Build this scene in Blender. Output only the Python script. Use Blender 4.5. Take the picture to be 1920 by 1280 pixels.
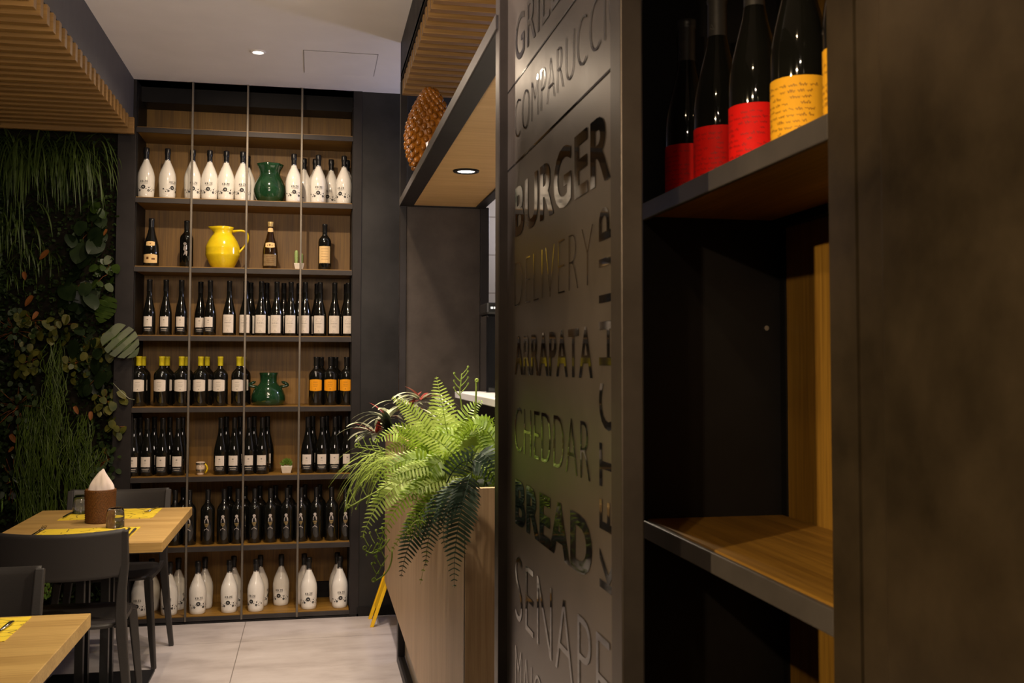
import bpy, math, random
from mathutils import Vector, Matrix, Euler
R = math.radians
rnd = random.Random(7)
for o in list(bpy.data.objects): bpy.data.objects.remove(o)
SC = bpy.context.scene
COL = SC.collection

# ------------------------------------------------------------------ camera
CAMH = 1.53
F = 1880.0                      # focal length in pixels of the 1920 wide frame
YAW, PITCH, ROLL = R(11.19), R(2.44), R(0.09)
PPX, PPY = 960.0, 604.0         # principal point
cd = bpy.data.cameras.new('camera'); cam = bpy.data.objects.new('camera', cd); COL.objects.link(cam)
cam.location = (0, 0, CAMH)
CM = Matrix.Rotation(-YAW, 3, 'Z') @ Matrix.Rotation(R(90) + PITCH, 3, 'X') @ Matrix.Rotation(ROLL, 3, 'Z')
cam.rotation_euler = CM.to_euler()
cd.sensor_width = 36; cd.lens = F / 1920 * 36; cd.shift_y = -(640 - PPY) / 1920
cd.clip_start = 0.05; cd.clip_end = 60
cd.dof.use_dof = True; cd.dof.focus_distance = 5.6; cd.dof.aperture_fstop = 11
SC.camera = cam

def W(px, py, X=None, Y=None, Z=None):
    """the point where the sight line through a pixel of the photo meets a wall, floor or shelf plane"""
    d = CM @ Vector(((px - PPX) / F, -(py - PPY) / F, -1.0))
    o = Vector((0, 0, CAMH))
    if X is not None: t = (X - o.x) / d.x
    elif Y is not None: t = (Y - o.y) / d.y
    else: t = (Z - o.z) / d.z
    return o + d * t

# ------------------------------------------------------------------ world, exposure
SC.view_settings.view_transform = 'Standard'; SC.view_settings.look = 'None'
SC.view_settings.exposure = 0.0; SC.view_settings.gamma = 1; SC.view_settings.use_curve_mapping = False
wd = bpy.data.worlds.new('world'); SC.world = wd; wd.use_nodes = True
bg = wd.node_tree.nodes['Background']; bg.inputs[0].default_value = (0.85, 0.72, 0.62, 1); bg.inputs[1].default_value = 0.035

def spot(loc, target, power, color=(1, .78, .52), ang=60, blend=.6, size=.04, name='spot_light'):
    l = bpy.data.lights.new(name, 'SPOT'); l.energy = power; l.color = color; l.spot_size = R(ang); l.spot_blend = blend; l.shadow_soft_size = size
    o = bpy.data.objects.new(name, l); COL.objects.link(o); o.location = loc
    o.rotation_euler = (Vector(target) - Vector(loc)).to_track_quat('-Z', 'Y').to_euler(); return o
def point(loc, power, color, size=.1):
    l = bpy.data.lights.new('point_light', 'POINT'); l.energy = power; l.color = color; l.shadow_soft_size = size
    o = bpy.data.objects.new('point_light', l); COL.objects.link(o); o.location = loc; return o
def area(loc, target, power, color, sx, sy):
    l = bpy.data.lights.new('area_light', 'AREA'); l.energy = power; l.color = color; l.shape = 'RECTANGLE'; l.size = sx; l.size_y = sy
    o = bpy.data.objects.new('area_light', l); COL.objects.link(o); o.location = loc
    o.rotation_euler = (Vector(target) - Vector(loc)).to_track_quat('-Z', 'Y').to_euler(); return o

CEIL = 3.23
YS = 6.25                     # plane of the wine rack's front
DL1 = W(484, 97, Z=CEIL)      # downlight in the white ceiling
SOFF = 2.365                  # underside of the counter canopy
DL2 = W(874, 320, Z=SOFF)     # downlight in the canopy
LW = (1, .74, .47)
spot((DL1.x, DL1.y, CEIL - .03), (DL1.x + .05, DL1.y - .1, 0), 75, (1, .80, .58), 168, 1, .03)
spot((DL2.x, DL2.y, SOFF - .03), (DL2.x, DL2.y, 0), 45, (1, .84, .62), 120, .6, .035)
spot((.52, 3.15, SOFF - .03), (.45, 3.15, 0), 130, (1, .86, .64), 125, .6, .03)     # the next downlight of the canopy
# ceiling spots of the aisle, behind and above the camera, aimed along the room
spot((-.35, 3.9, CEIL - .05), (-.30, 6.3, 2.0), 98, LW, 58, .8, .03)
spot((.10, 3.3, CEIL - .05), (-.15, 6.3, .8), 85, LW, 50, .8, .03)
spot((-.45, 2.6, CEIL - .05), (-.65, 6.0, .5), 42, LW, 42, .8, .03)
spot((.05, 4.6, CEIL - .05), (.12, 5.1, 0), 200, (1, .86, .78), 62, .8, .05)
spot((.02, 2.2, CEIL - .05), (.42, 3.6, .6), 100, (1, .84, .66), 46, .8, .04)            # onto the counter front
spot((-.95, 4.3, 2.85), (-1.0, 4.9, .77), 30, (1, .78, .50), 70, .8, .05)              # over the tables
spot((-.95, 2.4, 2.85), (-.95, 2.9, .77), 34, (1, .80, .56), 70, .8, .05)
spot((-1.4, .12, 2.22), (.85, 1.25, 1.35), 210, (1, .74, .42), 40, .8, .02)          # over the tables beside the camera, reaching the niche
spot((-.25, .1, 2.95), (.80, 1.55, 1.3), 18, (1, .72, .40), 46, .8, .02)
spot((-.65, -.4, 2.3), (.80, 1.45, 1.6), 75, (1, .74, .45), 40, .8, .02)
spot((-.05, -.3, 2.4), (.75, 1.5, 2.0), 9, (1, .80, .60), 34, .8, .02)
point((1.55, 6.0, 2.45), 22, (.60, .66, 1.0), .08)                                      # cool light of the kitchen
area((-.3, 2.2, 2.2), (-.15, 4.4, CEIL), 32, (1, .83, .70), .9, .6)                     # added fill out of view, stands in for bounce on the ceiling

# ------------------------------------------------------------------ materials
def newmat(name):
    m = bpy.data.materials.new(name); m.use_nodes = True; nt = m.node_tree
    return m, nt, nt.nodes['Principled BSDF']
def ramp(nt, fac, stops):
    r = nt.nodes.new('ShaderNodeValToRGB'); e = r.color_ramp.elements
    e[0].position, e[0].color = stops[0][0], (*stops[0][1], 1); e[1].position, e[1].color = stops[-1][0], (*stops[-1][1], 1)
    for p, c in stops[1:-1]:
        k = e.new(p); k.color = (*c, 1)
    nt.links.new(fac, r.inputs[0]); return r.outputs[0]
def coords(nt, scale=(1, 1, 1), rot=(0, 0, 0), loc=(0, 0, 0)):
    tc = nt.nodes.new('ShaderNodeTexCoord'); mp = nt.nodes.new('ShaderNodeMapping')
    mp.inputs['Scale'].default_value = scale; mp.inputs['Rotation'].default_value = rot; mp.inputs['Location'].default_value = loc
    nt.links.new(tc.outputs['Object'], mp.inputs[0]); return mp.outputs[0]
def noise(nt, vec, scale, detail=4, rough=.55):
    n = nt.nodes.new('ShaderNodeTexNoise'); n.inputs['Scale'].default_value = scale; n.inputs['Detail'].default_value = detail; n.inputs['Roughness'].default_value = rough
    nt.links.new(vec, n.inputs['Vector']); return n.outputs['Fac']
def bump(nt, b, h, strength=.2, dist=.01):
    n = nt.nodes.new('ShaderNodeBump'); n.inputs['Strength'].default_value = strength; n.inputs['Distance'].default_value = dist
    nt.links.new(h, n.inputs['Height']); nt.links.new(n.outputs[0], b.inputs['Normal'])
def plain(name, col, rough=.5, metal=0., var=.15, scale=30, spec=.5, coat=0., bmp=0., trans=0., ior=1.45, sss=0.):
    m, nt, b = newmat(name); b.inputs['Roughness'].default_value = rough; b.inputs['Metallic'].default_value = metal
    b.inputs['Specular IOR Level'].default_value = spec; b.inputs['Coat Weight'].default_value = coat; b.inputs['Coat Roughness'].default_value = .05
    b.inputs['IOR'].default_value = ior
    if trans: b.inputs['Transmission Weight'].default_value = trans
    f = noise(nt, coords(nt), scale)
    lo = tuple(max(0, c * (1 - var)) for c in col); hi = tuple(min(1, c * (1 + var)) for c in col)
    nt.links.new(ramp(nt, f, [(.3, lo), (.7, hi)]), b.inputs['Base Color'])
    if bmp: bump(nt, b, f, bmp, .004)
    return m
def oak(name, axis, dark=(.17, .085, .028), light=(.36, .20, .075), rough=.5):
    m, nt, b = newmat(name); b.inputs['Roughness'].default_value = rough
    s = [38, 38, 38]; s['xyz'.index(axis)] = 1.2
    f1 = noise(nt, coords(nt, tuple(s)), 3.2, 6, .6)
    s2 = [5, 5, 5]; s2['xyz'.index(axis)] = .45
    f2 = noise(nt, coords(nt, tuple(s2)), 2.2, 3, .5)
    mx = nt.nodes.new('ShaderNodeMath'); mx.operation = 'MULTIPLY_ADD'; mx.inputs[1].default_value = .62
    nt.links.new(f1, mx.inputs[0])
    m2 = nt.nodes.new('ShaderNodeMath'); m2.operation = 'MULTIPLY'; m2.inputs[1].default_value = .38; nt.links.new(f2, m2.inputs[0]); nt.links.new(m2.outputs[0], mx.inputs[2])
    mid = tuple((a + c) / 2 for a, c in zip(dark, light))
    nt.links.new(ramp(nt, mx.outputs[0], [(.33, dark), (.5, mid), (.66, light)]), b.inputs['Base Color'])
    bump(nt, b, f1, .12, .002); return m
def steel(name, col=(.055, .052, .055), rough=.38, metal=.75, streak='z', var=.35):
    m, nt, b = newmat(name); b.inputs['Metallic'].default_value = metal; b.inputs['Specular IOR Level'].default_value = .25
    f = noise(nt, coords(nt), 3.0, 6, .65)
    s = [60, 60, 60]; s['xyz'.index(streak)] = 2
    g = noise(nt, coords(nt, tuple(s)), 2, 3)
    nt.links.new(ramp(nt, f, [(.3, tuple(c * (1 - var) for c in col)), (.7, tuple(c * (1 + var) for c in col))]), b.inputs['Base Color'])
    a = nt.nodes.new('ShaderNodeMath'); a.operation = 'MULTIPLY_ADD'; a.inputs[1].default_value = .22; a.inputs[2].default_value = rough - .1
    nt.links.new(f, a.inputs[0]); nt.links.new(a.outputs[0], b.inputs['Roughness']); bump(nt, b, g, .05, .001)
    return m
M = {}
OD, OL = (.135, .064, .007), (.31, .162, .022)
M['oak_x'] = oak('oak grain along x', 'x', OD, OL); M['oak_y'] = oak('oak grain along y', 'y', OD, OL); M['oak_z'] = oak('oak grain upright', 'z', OD, OL)
M['oak_table'] = oak('pale oak table', 'x', (.34, .195, .055), (.58, .37, .125), .42)
M['oak_counter'] = oak('oak veneer of the counter', 'z', (.38, .235, .115), (.60, .41, .235), .45)
M['oak_soffit'] = oak('oak soffit', 'x', (.44, .26, .10), (.60, .38, .17), .5)
M['slat'] = oak('oak slats', 'x', (.17, .085, .018), (.29, .155, .040), .5)
M['steel'] = steel('blackened steel', (.022, .019, .019), .45, .3); M['steel_lip'] = steel('grey steel edge', (.085, .074, .068), .45, .4)
M['steel_rod'] = steel('bare steel rod', (.14, .122, .10), .42, .5)
M['steel_wall'] = steel('waxed steel panel', (.026, .025, .025), .42, .45)
M['steel_wall_lit'] = steel('waxed steel in lit tone', (.062, .050, .042), .42, .5)  # paler copy of the waxed steel panel, downlight's glow put into the colour
M['steel_dark'] = steel('black steel', (.012, .011, .011), .5, .3)
M['steel_column'] = steel('burnished steel column', (.078, .057, .034), .36, .75, 'z', .6)
M['panel'] = steel('frosted dark panel', (.15, .125, .11), .33, .6)
M['steel_frame'] = steel('dark steel frame', (.075, .062, .055), .36, .6)
M['steel_shelf'] = steel('dark shelf edge steel', (.040, .035, .034), .5, .3)
M['gloss'] = plain('polished black glass', (.008, .008, .009), .04, 0, .1, 10, .6)
M['ceiling'] = plain('matt ceiling paint', (.78, .74, .72), .9, 0, .03, 4)
M['beam'] = plain('dark grey beam paint', (.09, .083, .083), .7, 0, .08, 8)
M['earth'] = plain('dark planting mat', (.012, .010, .006), .95, 0, .3, 40, .2)
M['black'] = plain('black lacquer', (.012, .012, .013), .35, 0, .2, 12)
M['chair'] = plain('anthracite plastic', (.030, .026, .024), .48, 0, .06, 200, .5, 0, .08)
M['glass_black'] = plain('dark bottle glass', (.006, .006, .005), .05, 0, .2, 10, .6, .3)
M['glass_brown'] = plain('brown bottle glass', (.020, .009, .003), .05, 0, .2, 10, .6, .3)
M['ceramic_white'] = plain('white lacquered glass', (.74, .71, .66), .16, 0, .03, 10, .5, .5)
M['foil_black'] = plain('black foil', (.012, .012, .013), .28, .2, .2, 60)
M['foil_grey'] = plain('charcoal screw cap', (.07, .065, .062), .4, .5, .15, 60)
M['foil_yellow'] = plain('yellow capsule', (.62, .53, .02), .35, 0, .06, 60)
M['foil_silver'] = plain('silver collar', (.5, .48, .46), .25, .9, .1, 60)
M['foil_gold'] = plain('worn gold foil', (.42, .30, .12), .45, .3, .2, 60)
M['paper'] = plain('cream label paper', (.66, .60, .55), .7, 0, .04, 40, .12)
M['paper_tan'] = plain('tan label paper', (.72, .50, .24), .7, 0, .06, 40, .12)
M['paper_brown'] = plain('brown label paper', (.22, .15, .075), .7, 0, .2, 60, .12)
M['paper_orange'] = plain('orange label paper', (.80, .33, .015), .6, 0, .05, 40, .12)
M['paper_red'] = plain('red label paper', (.60, .008, .006), .6, 0, .06, 40, .12)
M['paper_yellow'] = plain('ochre label paper', (.72, .36, .02), .6, 0, .05, 40, .12)
M['ink'] = plain('black ink', (.02, .02, .022), .5, 0, .05, 40)
M['ink_grey'] = plain('grey ink', (.25, .23, .22), .6, 0, .05, 40)
M['ink_brown'] = plain('brown ink', (.13, .05, .012), .6, 0, .05, 40)
M['ink_darkred'] = plain('dark red ink', (.16, .004, .004), .6, 0, .05, 40)
M['glaze_yellow'] = plain('yellow glaze', (.76, .56, .015), .14, 0, .10, 18, .5, .5)
M['glaze_green'] = plain('green glaze', (.010, .040, .016), .12, 0, .35, 14, .5, .6)
M['glaze_amber'] = plain('amber glaze', (.25, .085, .008), .15, 0, .35, 14, .5, .6)
M['glaze_cream'] = plain('cream glaze', (.72, .58, .46), .25, 0, .08, 30)
M['wicker'] = plain('brown wicker', (.13, .052, .012), .5, 0, .4, 160, .4, 0, .4)
M['napkin'] = plain('white paper napkin', (.85, .74, .66), .85, 0, .03, 40)
M['cutlery'] = plain('polished cutlery steel', (.55, .52, .48), .15, 1, .05, 10)
M['clear'] = plain('clear glass', (.95, .97, .97), .01, 0, .01, 10, .5, 0, 0, 1.0, 1.46)
M['pot'] = plain('white clay pot', (.72, .66, .58), .5, 0, .05, 40)
M['cactus'] = plain('pale green cactus', (.25, .34, .12), .6, 0, .3, 200)
M['yellow_plastic'] = plain('yellow plastic', (.88, .52, .01), .35, 0, .05, 20)
M['stone_white'] = plain('white worktop', (.82, .80, .76), .35, 0, .03, 8)
def emit(name, col, s):
    m, nt, b = newmat(name); b.inputs['Emission Color'].default_value = (*col, 1); b.inputs['Emission Strength'].default_value = s; return m
M['lamp'] = emit('lit lamp lens', (1, .93, .82), 14); M['display'] = emit('display digits', (.8, .9, 1), .5)
def leafmat(name, a, b_, rough=.45, tr=.25):
    m, nt, b = newmat(name); b.inputs['Roughness'].default_value = rough; b.inputs['Specular IOR Level'].default_value = .3
    f = noise(nt, coords(nt), 14, 3)
    c = ramp(nt, f, [(.3, a), (.7, b_)]); nt.links.new(c, b.inputs['Base Color'])
    t = nt.nodes.new('ShaderNodeBsdfTranslucent'); nt.links.new(c, t.inputs[0])
    x = nt.nodes.new('ShaderNodeMixShader'); x.inputs[0].default_value = tr
    out = nt.nodes['Material Output']
    nt.links.new(b.outputs[0], x.inputs[1]); nt.links.new(t.outputs[0], x.inputs[2]); nt.links.new(x.outputs[0], out.inputs[0]); return m
M['fern'] = leafmat('bright fern green', (.11, .20, .012), (.30, .42, .04), .4, .35)
M['fern_pale'] = leafmat('pale fern green', (.24, .34, .05), (.46, .56, .13), .4, .35)
M['fern_dark'] = leafmat('deep blue green fern', (.022, .045, .028), (.065, .10, .062), .4, .12)
M['leaf_stripe'] = leafmat('silvery leaf', (.30, .34, .20), (.62, .62, .46), .4)
M['leaf_red'] = leafmat('dark red leaf', (.08, .008, .006), (.22, .02, .012), .4)
M['leaf_mid'] = leafmat('glossy green leaf', (.016, .034, .005), (.042, .070, .012), .38)
M['leaf_dark'] = leafmat('dark green leaf', (.007, .015, .005), (.017, .030, .009), .38)
M['leaf_yellow'] = leafmat('variegated pothos leaf', (.030, .042, .006), (.12, .11, .016), .5)
M['leaf_brown'] = leafmat('dry orange leaf', (.10, .03, .006), (.26, .09, .018), .6)
M['strap'] = leafmat('grass green strap', (.035, .062, .010), (.085, .12, .025), .45)
M['string'] = leafmat('stringy green stem', (.034, .062, .006), (.085, .13, .016), .5)
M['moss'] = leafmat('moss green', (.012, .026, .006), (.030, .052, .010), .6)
M['moss_fresh'] = leafmat('fresh green moss', (.10, .20, .02), (.20, .34, .05), .6)  # own bright green of the succulent, fern tuft and little bush

def floormat():
    m, nt, b = newmat('large concrete floor tiles'); b.inputs['Roughness'].default_value = .42
    v = coords(nt, (1, 1, 1), (0, 0, 0), (.38, -5.80 + 12, 0))
    f = noise(nt, coords(nt, (1, 2.2, 1)), 2.6, 7, .62)
    c = ramp(nt, f, [(.25, (.33, .28, .255)), (.5, (.47, .415, .385)), (.75, (.56, .505, .475))])
    sx = nt.nodes.new('ShaderNodeSeparateXYZ'); nt.links.new(v, sx.inputs[0])
    ms = []
    for ax, wdt in (('X', 1.2), ('Y', 1.2)):
        a = nt.nodes.new('ShaderNodeMath'); a.operation = 'PINGPONG'; a.inputs[1].default_value = wdt / 2; nt.links.new(sx.outputs[ax], a.inputs[0])
        l = nt.nodes.new('ShaderNodeMath'); l.operation = 'LESS_THAN'; l.inputs[1].default_value = .0022; nt.links.new(a.outputs[0], l.inputs[0]); ms.append(l.outputs[0])
    mx = nt.nodes.new('ShaderNodeMath'); mx.operation = 'MAXIMUM'; nt.links.new(ms[0], mx.inputs[0]); nt.links.new(ms[1], mx.inputs[1])
    mm = nt.nodes.new('ShaderNodeMix'); mm.data_type = 'RGBA'; nt.links.new(mx.outputs[0], mm.inputs[0]); nt.links.new(c, mm.inputs[6]); mm.inputs[7].default_value = (.20, .17, .15, 1)
    nt.links.new(mm.outputs[2], b.inputs['Base Color']); bump(nt, b, f, .05, .002); return m
M['floor'] = floormat()
def tilemat():
    m, nt, b = newmat('cream wall tiles'); b.inputs['Roughness'].default_value = .3
    tc = nt.nodes.new('ShaderNodeTexCoord'); mp = nt.nodes.new('ShaderNodeMapping'); mp.inputs['Rotation'].default_value = (R(90), 0, 0)
    nt.links.new(tc.outputs['Object'], mp.inputs[0])
    br = nt.nodes.new('ShaderNodeTexBrick'); br.inputs['Scale'].default_value = 1; br.inputs['Brick Width'].default_value = .5; br.inputs['Row Height'].default_value = .25; br.inputs['Mortar Size'].default_value = .004
    br.inputs['Color1'].default_value = (.42, .34, .22, 1); br.inputs['Color2'].default_value = (.39, .32, .20, 1); br.inputs['Mortar'].default_value = (.22, .17, .10, 1)
    nt.links.new(mp.outputs[0], br.inputs['Vector']); nt.links.new(br.outputs['Color'], b.inputs['Base Color']); return m
M['tile'] = tilemat()
def placematmat():
    m, nt, b = newmat('yellow placemat with crackle lines'); b.inputs['Roughness'].default_value = .6
    v = nt.nodes.new('ShaderNodeTexVoronoi'); v.feature = 'DISTANCE_TO_EDGE'; v.inputs['Scale'].default_value = 11
    nt.links.new(coords(nt, (1, 1.9, 1), (0, 0, .5)), v.inputs['Vector'])
    nt.links.new(ramp(nt, v.outputs['Distance'], [(.0, (.18, .12, .01)), (.022, (.20, .13, .01)), (.030, (.80, .58, .03))]), b.inputs['Base Color']); return m
M['placemat'] = placematmat()

# ------------------------------------------------------------------ mesh building
class MB:
    def __init__(s): s.v = []; s.f = []; s.sm = []
    def add(s, vs, fs, smooth=False):
        n = len(s.v); s.v += [tuple(v) for v in vs]; s.f += [tuple(n + i for i in f) for f in fs]; s.sm += [smooth] * len(fs); return s
    def box(s, x0, x1, y0, y1, z0, z1):
        x0, x1 = sorted((x0, x1)); y0, y1 = sorted((y0, y1)); z0, z1 = sorted((z0, z1))
        v = [(x, y, z) for x in (x0, x1) for y in (y0, y1) for z in (z0, z1)]
        return s.add(v, [(0, 1, 3, 2), (4, 6, 7, 5), (0, 4, 5, 1), (2, 3, 7, 6), (0, 2, 6, 4), (1, 5, 7, 3)])
    def lathe(s, prof, seg=24, c=(0, 0, 0), fn=None, caps=True):
        vs = []; fs = []; n = len(prof)
        for r, z in prof:
            for k in range(seg):
                a = 2 * math.pi * k / seg; rr = r if fn is None else r * fn(a, z)
                vs.append((c[0] + rr * math.cos(a), c[1] + rr * math.sin(a), c[2] + z))
        for i in range(n - 1):
            for k in range(seg):
                k2 = (k + 1) % seg; fs.append((i * seg + k, i * seg + k2, (i + 1) * seg + k2, (i + 1) * seg + k))
        s.add(vs, fs, True)
        if not caps: return s
        if prof[0][0] > 1e-4: s.add([vs[k] for k in range(seg)][::-1], [tuple(range(seg))])
        if prof[-1][0] > 1e-4: s.add([vs[(n - 1) * seg + k] for k in range(seg)], [tuple(range(seg))])
        return s
    def tube(s, pts, rad, seg=8, flat=1.0, up=None):
        """swept tube; rad may be a list; flat squeezes the section"""
        pts = [Vector(p) for p in pts]; n = len(pts); rads = rad if isinstance(rad, (list, tuple)) else [rad] * n
        vs = []; prev = Vector(up) if up else Vector((0, 0, 1))
        for i, p in enumerate(pts):
            t = (pts[min(i + 1, n - 1)] - pts[max(i - 1, 0)]).normalized()
            a = prev - t * prev.dot(t)
            if a.length < 1e-3: a = Vector((1, 0, 0)) - t * t.x
            if a.length < 1e-3: a = Vector((0, 1, 0)) - t * t.y
            a.normalize(); b = t.cross(a); prev = a
            for k in range(seg):
                g = 2 * math.pi * (k + .5) / seg; vs.append(p + (a * math.cos(g) * flat + b * math.sin(g)) * rads[i])
        fs = [(i * seg + k, i * seg + (k + 1) % seg, (i + 1) * seg + (k + 1) % seg, (i + 1) * seg + k) for i in range(n - 1) for k in range(seg)]
        fs += [tuple(range(seg))[::-1], tuple((n - 1) * seg + k for k in range(seg))]
        return s.add(vs, fs, seg > 4)
    def prism(s, poly, z0, z1):
        n = len(poly); vs = [(x, y, z0) for x, y in poly] + [(x, y, z1) for x, y in poly]
        return s.add(vs, [tuple(range(n))[::-1], tuple(n + i for i in range(n))] + [(i, (i + 1) % n, n + (i + 1) % n, n + i) for i in range(n)])
    def tr(s, m, n0=0):
        for i in range(n0, len(s.v)): s.v[i] = tuple(m @ Vector(s.v[i]))
        return s

def mesh(name, mb, mat, off=(0, 0, 0)):
    me = bpy.data.meshes.new(name); ox, oy, oz = off
    me.from_pydata([(x - ox, y - oy, z - oz) for x, y, z in mb.v], [], mb.f)
    me.polygons.foreach_set('use_smooth', mb.sm)
    for m in (mat if isinstance(mat, (list, tuple)) else [mat]): me.materials.append(m if not isinstance(m, str) else M[m])
    me.update(); return me
def base(o):
    p = Vector((0, 0, 0))
    while o is not None: p = p + o.location; o = o.parent
    return p
def part(name, mb, mat, parent=None, bev=0., label=None):
    """mesh authored in the frame of the top object (world coordinates for things built in place)"""
    o = bpy.data.objects.new(name, mesh(name, mb, mat, base(parent) if parent else (0, 0, 0)))
    COL.objects.link(o)
    if parent: o.parent = parent
    if bev:
        b = o.modifiers.new('bevel', 'BEVEL'); b.width = bev; b.segments = 2; b.limit_method = 'ANGLE'
    if label: o['label'] = label
    return o
def struct(name, mb, mat, bev=0.):
    o = part(name, mb, mat, None, bev); o['kind'] = 'structure'; return o
def tag(o, label, cat, group=None, kind=None):
    o['label'] = label; o['category'] = cat
    if group: o['group'] = group
    if kind: o['kind'] = kind
    return o
def thing(name, label, cat, loc=(0, 0, 0), group=None):
    o = bpy.data.objects.new(name, None); COL.objects.link(o); o.location = loc; o.empty_display_size = .1
    return tag(o, label, cat, group)
def copy_tree(o, parent=None):
    c = o.copy(); COL.objects.link(c)
    if parent: c.parent = parent
    for ch in o.children: copy_tree(ch, c)
    return c
def text(body, offset=0., size=1., spacing=1.0):
    cu = bpy.data.curves.new('t', 'FONT'); cu.body = body; cu.size = size; cu.offset = offset; cu.resolution_u = 4; cu.space_character = spacing
    ob = bpy.data.objects.new('t', cu); COL.objects.link(ob)
    dg = bpy.context.evaluated_depsgraph_get(); me = bpy.data.meshes.new_from_object(ob.evaluated_get(dg))
    vs = [tuple(v.co) for v in me.vertices]; fs = [tuple(p.vertices) for p in me.polygons]
    bpy.data.objects.remove(ob); bpy.data.curves.remove(cu); bpy.data.meshes.remove(me); return vs, fs
def bbox(vs): return min(v[0] for v in vs), max(v[0] for v in vs), min(v[1] for v in vs), max(v[1] for v in vs)

# ================================================================== THE ROOM
BX = W(246, 140, Z=CEIL).x            # left edge of the white ceiling = face of the beam
PX = .437                             # plane of the counter canopy's outer face
PY = 5.25                             # far end of canopy and slatted box
SLZ_L, SLZ_R = 2.885, 2.945           # undersides of the slats
struct('floor', MB().box(-2.6, 2.4, -2.4, 7.0, -.1, 0), 'floor')
struct('ceiling', MB().box(BX, 2.4, -2.4, 7.0, CEIL, CEIL + .1), 'ceiling')
struct('trim_1', MB().box(BX - .04, BX, -2.4, 6.25, SLZ_L + .085, CEIL + .1), 'beam')          # face of the left dropped box
struct('ceiling_left', MB().box(-2.6, BX - .04, -2.4, 6.6, SLZ_L + .085, SLZ_L + .12), 'steel_dark')
struct('wall_left', MB().box(-2.6, -1.86, -2.4, 6.7, 0, CEIL + .1), 'earth')
struct('wall_back', MB().box(-1.86, -1.10, 6.33, 6.7, 0, CEIL + .1).box(-1.10, .92, 6.70, 6.8, 0, CEIL + .1), 'earth')
xr0 = W(672, 700, Y=YS).x
wp = struct('wall_back_panel', MB().box(xr0, .90, YS, YS + .05, 0, CEIL), 'steel_wall')
struct('wall_kitchen', MB().box(.90, 2.4, 6.45, 6.6, 0, CEIL), 'tile')
struct('baseboard_back', MB().box(xr0, .90, YS - .012, YS, 0, .055), 'steel_dark')
struct('wall_right', MB().box(2.3, 2.4, -2.4, 6.6, 0, CEIL), 'ceiling')
tb = MB().box(PX, PX + .03, 2.0, PY, SLZ_R + .08, CEIL).box(PX, 1.6, PY - .03, PY, SLZ_R + .08, CEIL).box(PX, 1.6, 2.0, PY, SLZ_R + .085, SLZ_R + .11)
struct('trim_2', tb, 'steel_dark')                                                          # box of the right slats

# slatted ceilings: one thing each, every slat a part
def slats(name, label, x0, x1, ys, zb, h=.08, w=.042):
    t = thing(name, label, 'ceiling slats', ((x0 + x1) / 2, ys[-1], zb))
    for y in ys: part('slat', MB().box(x0, x1, y - w / 2, y + w / 2, zb, zb + h), 'slat', t, .002)
    return t
ysl = [6.10 - .0975 * k for k in range(1, 31)]
sl = slats('slatted_ceiling', 'oak slats hung below the dark box above the tables and plant wall', -1.86, BX + .012, ysl, SLZ_L)
part('end_board', MB().box(-1.86, BX + .03, 6.085, 6.115, SLZ_L - .015, SLZ_L + .08), 'slat', sl, .002)
slats('slatted_ceiling', 'oak slats hung above the bar counter and its canopy', PX + .008, 1.5, [PY - .04 - .0975 * k for k in range(31)], SLZ_R)

# ceiling lamps and hatch
def downlight(p, z, label, r=.042):
    t = thing('downlight', label, 'ceiling lamp', (p.x, p.y, z))
    part('rim', MB().lathe([(r * .78, -.004), (r * .82, -.007), (r * 1.15, -.006), (r * 1.2, 0), (r * .78, .0)], 32, (p.x, p.y, z), None, False), 'steel_dark' if r > .043 else 'ceiling', t)
    part('lens', MB().lathe([(.0001, -.004), (r * .4, -.0038), (r * .78, -.003)], 32, (p.x, p.y, z)), 'lamp', t)
downlight(DL1, CEIL, 'small round lit lamp in the white ceiling', .036)
downlight(DL2, SOFF, 'round lit lamp in the oak underside of the counter canopy', .048)
h0 = W(570, 93, Z=CEIL); h1 = W(708, 103, Z=CEIL); h2 = W(570, 145, Z=CEIL); ym = (h0.y + h1.y) / 2
ht = thing('ceiling_hatch', 'flush access hatch outlined in the white ceiling near the rack', 'hatch', (h0.x, h0.y, CEIL))
part('panel', MB().box(h0.x, h1.x, ym, ym + .42, CEIL - .003, CEIL), 'ceiling', ht)
g = MB(); e = .004
for a in ((h0.x - e, h0.x, ym - e, ym + .42), (h1.x, h1.x + e, ym - e, ym + .42), (h0.x - e, h1.x + e, ym - e, ym)): g.box(*a, CEIL - .002, CEIL)
part('gap', g, 'ink_grey', ht)

# ================================================================== WINE RACK
xa = W(245, 700, Y=YS).x; xb = W(258, 175, Y=YS).x; xL = (W(246, 175, Y=YS).x, W(258, 175, Y=YS).x)
X0 = W(247, 400, Y=YS).x - .085; X0i = W(255, 300, Y=YS).x; X1i = W(659.5, 600, Y=YS).x; X1 = X1i + .055
YB = YS + .36
tops = {1: 246, 2: 375, 3: 502, 4: 629, 5: 761, 6: 890, 7: 1020, 8: 1150}
SZ = {k: W(456, v, Y=YS).z for k, v in tops.items()}
RT = W(456, 158, Y=YS).z
rk = thing('wine_rack', 'tall black steel and oak wine rack covering the back wall', 'shelf', ((X0 + X1) / 2, YS, 0))
part('side_panel', MB().box(X0, X0i, YS - .01, YB, 0, RT), 'steel', rk, .002)
part('side_panel', MB().box(X1i, X1, YS - .01, YB, 0, RT), 'steel', rk, .002)
part('top_panel', MB().box(X0, X1, YS - .01, YB, RT, CEIL), 'steel', rk, .002)
part('plinth', MB().box(X0, X1, YS - .012, YS + .02, 0, SZ[8] - .028), 'steel_dark', rk, .002)
part('header', MB().box(X0i, X1i, YS + .15, YB, RT - .10, RT), 'steel_dark', rk)
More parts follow.
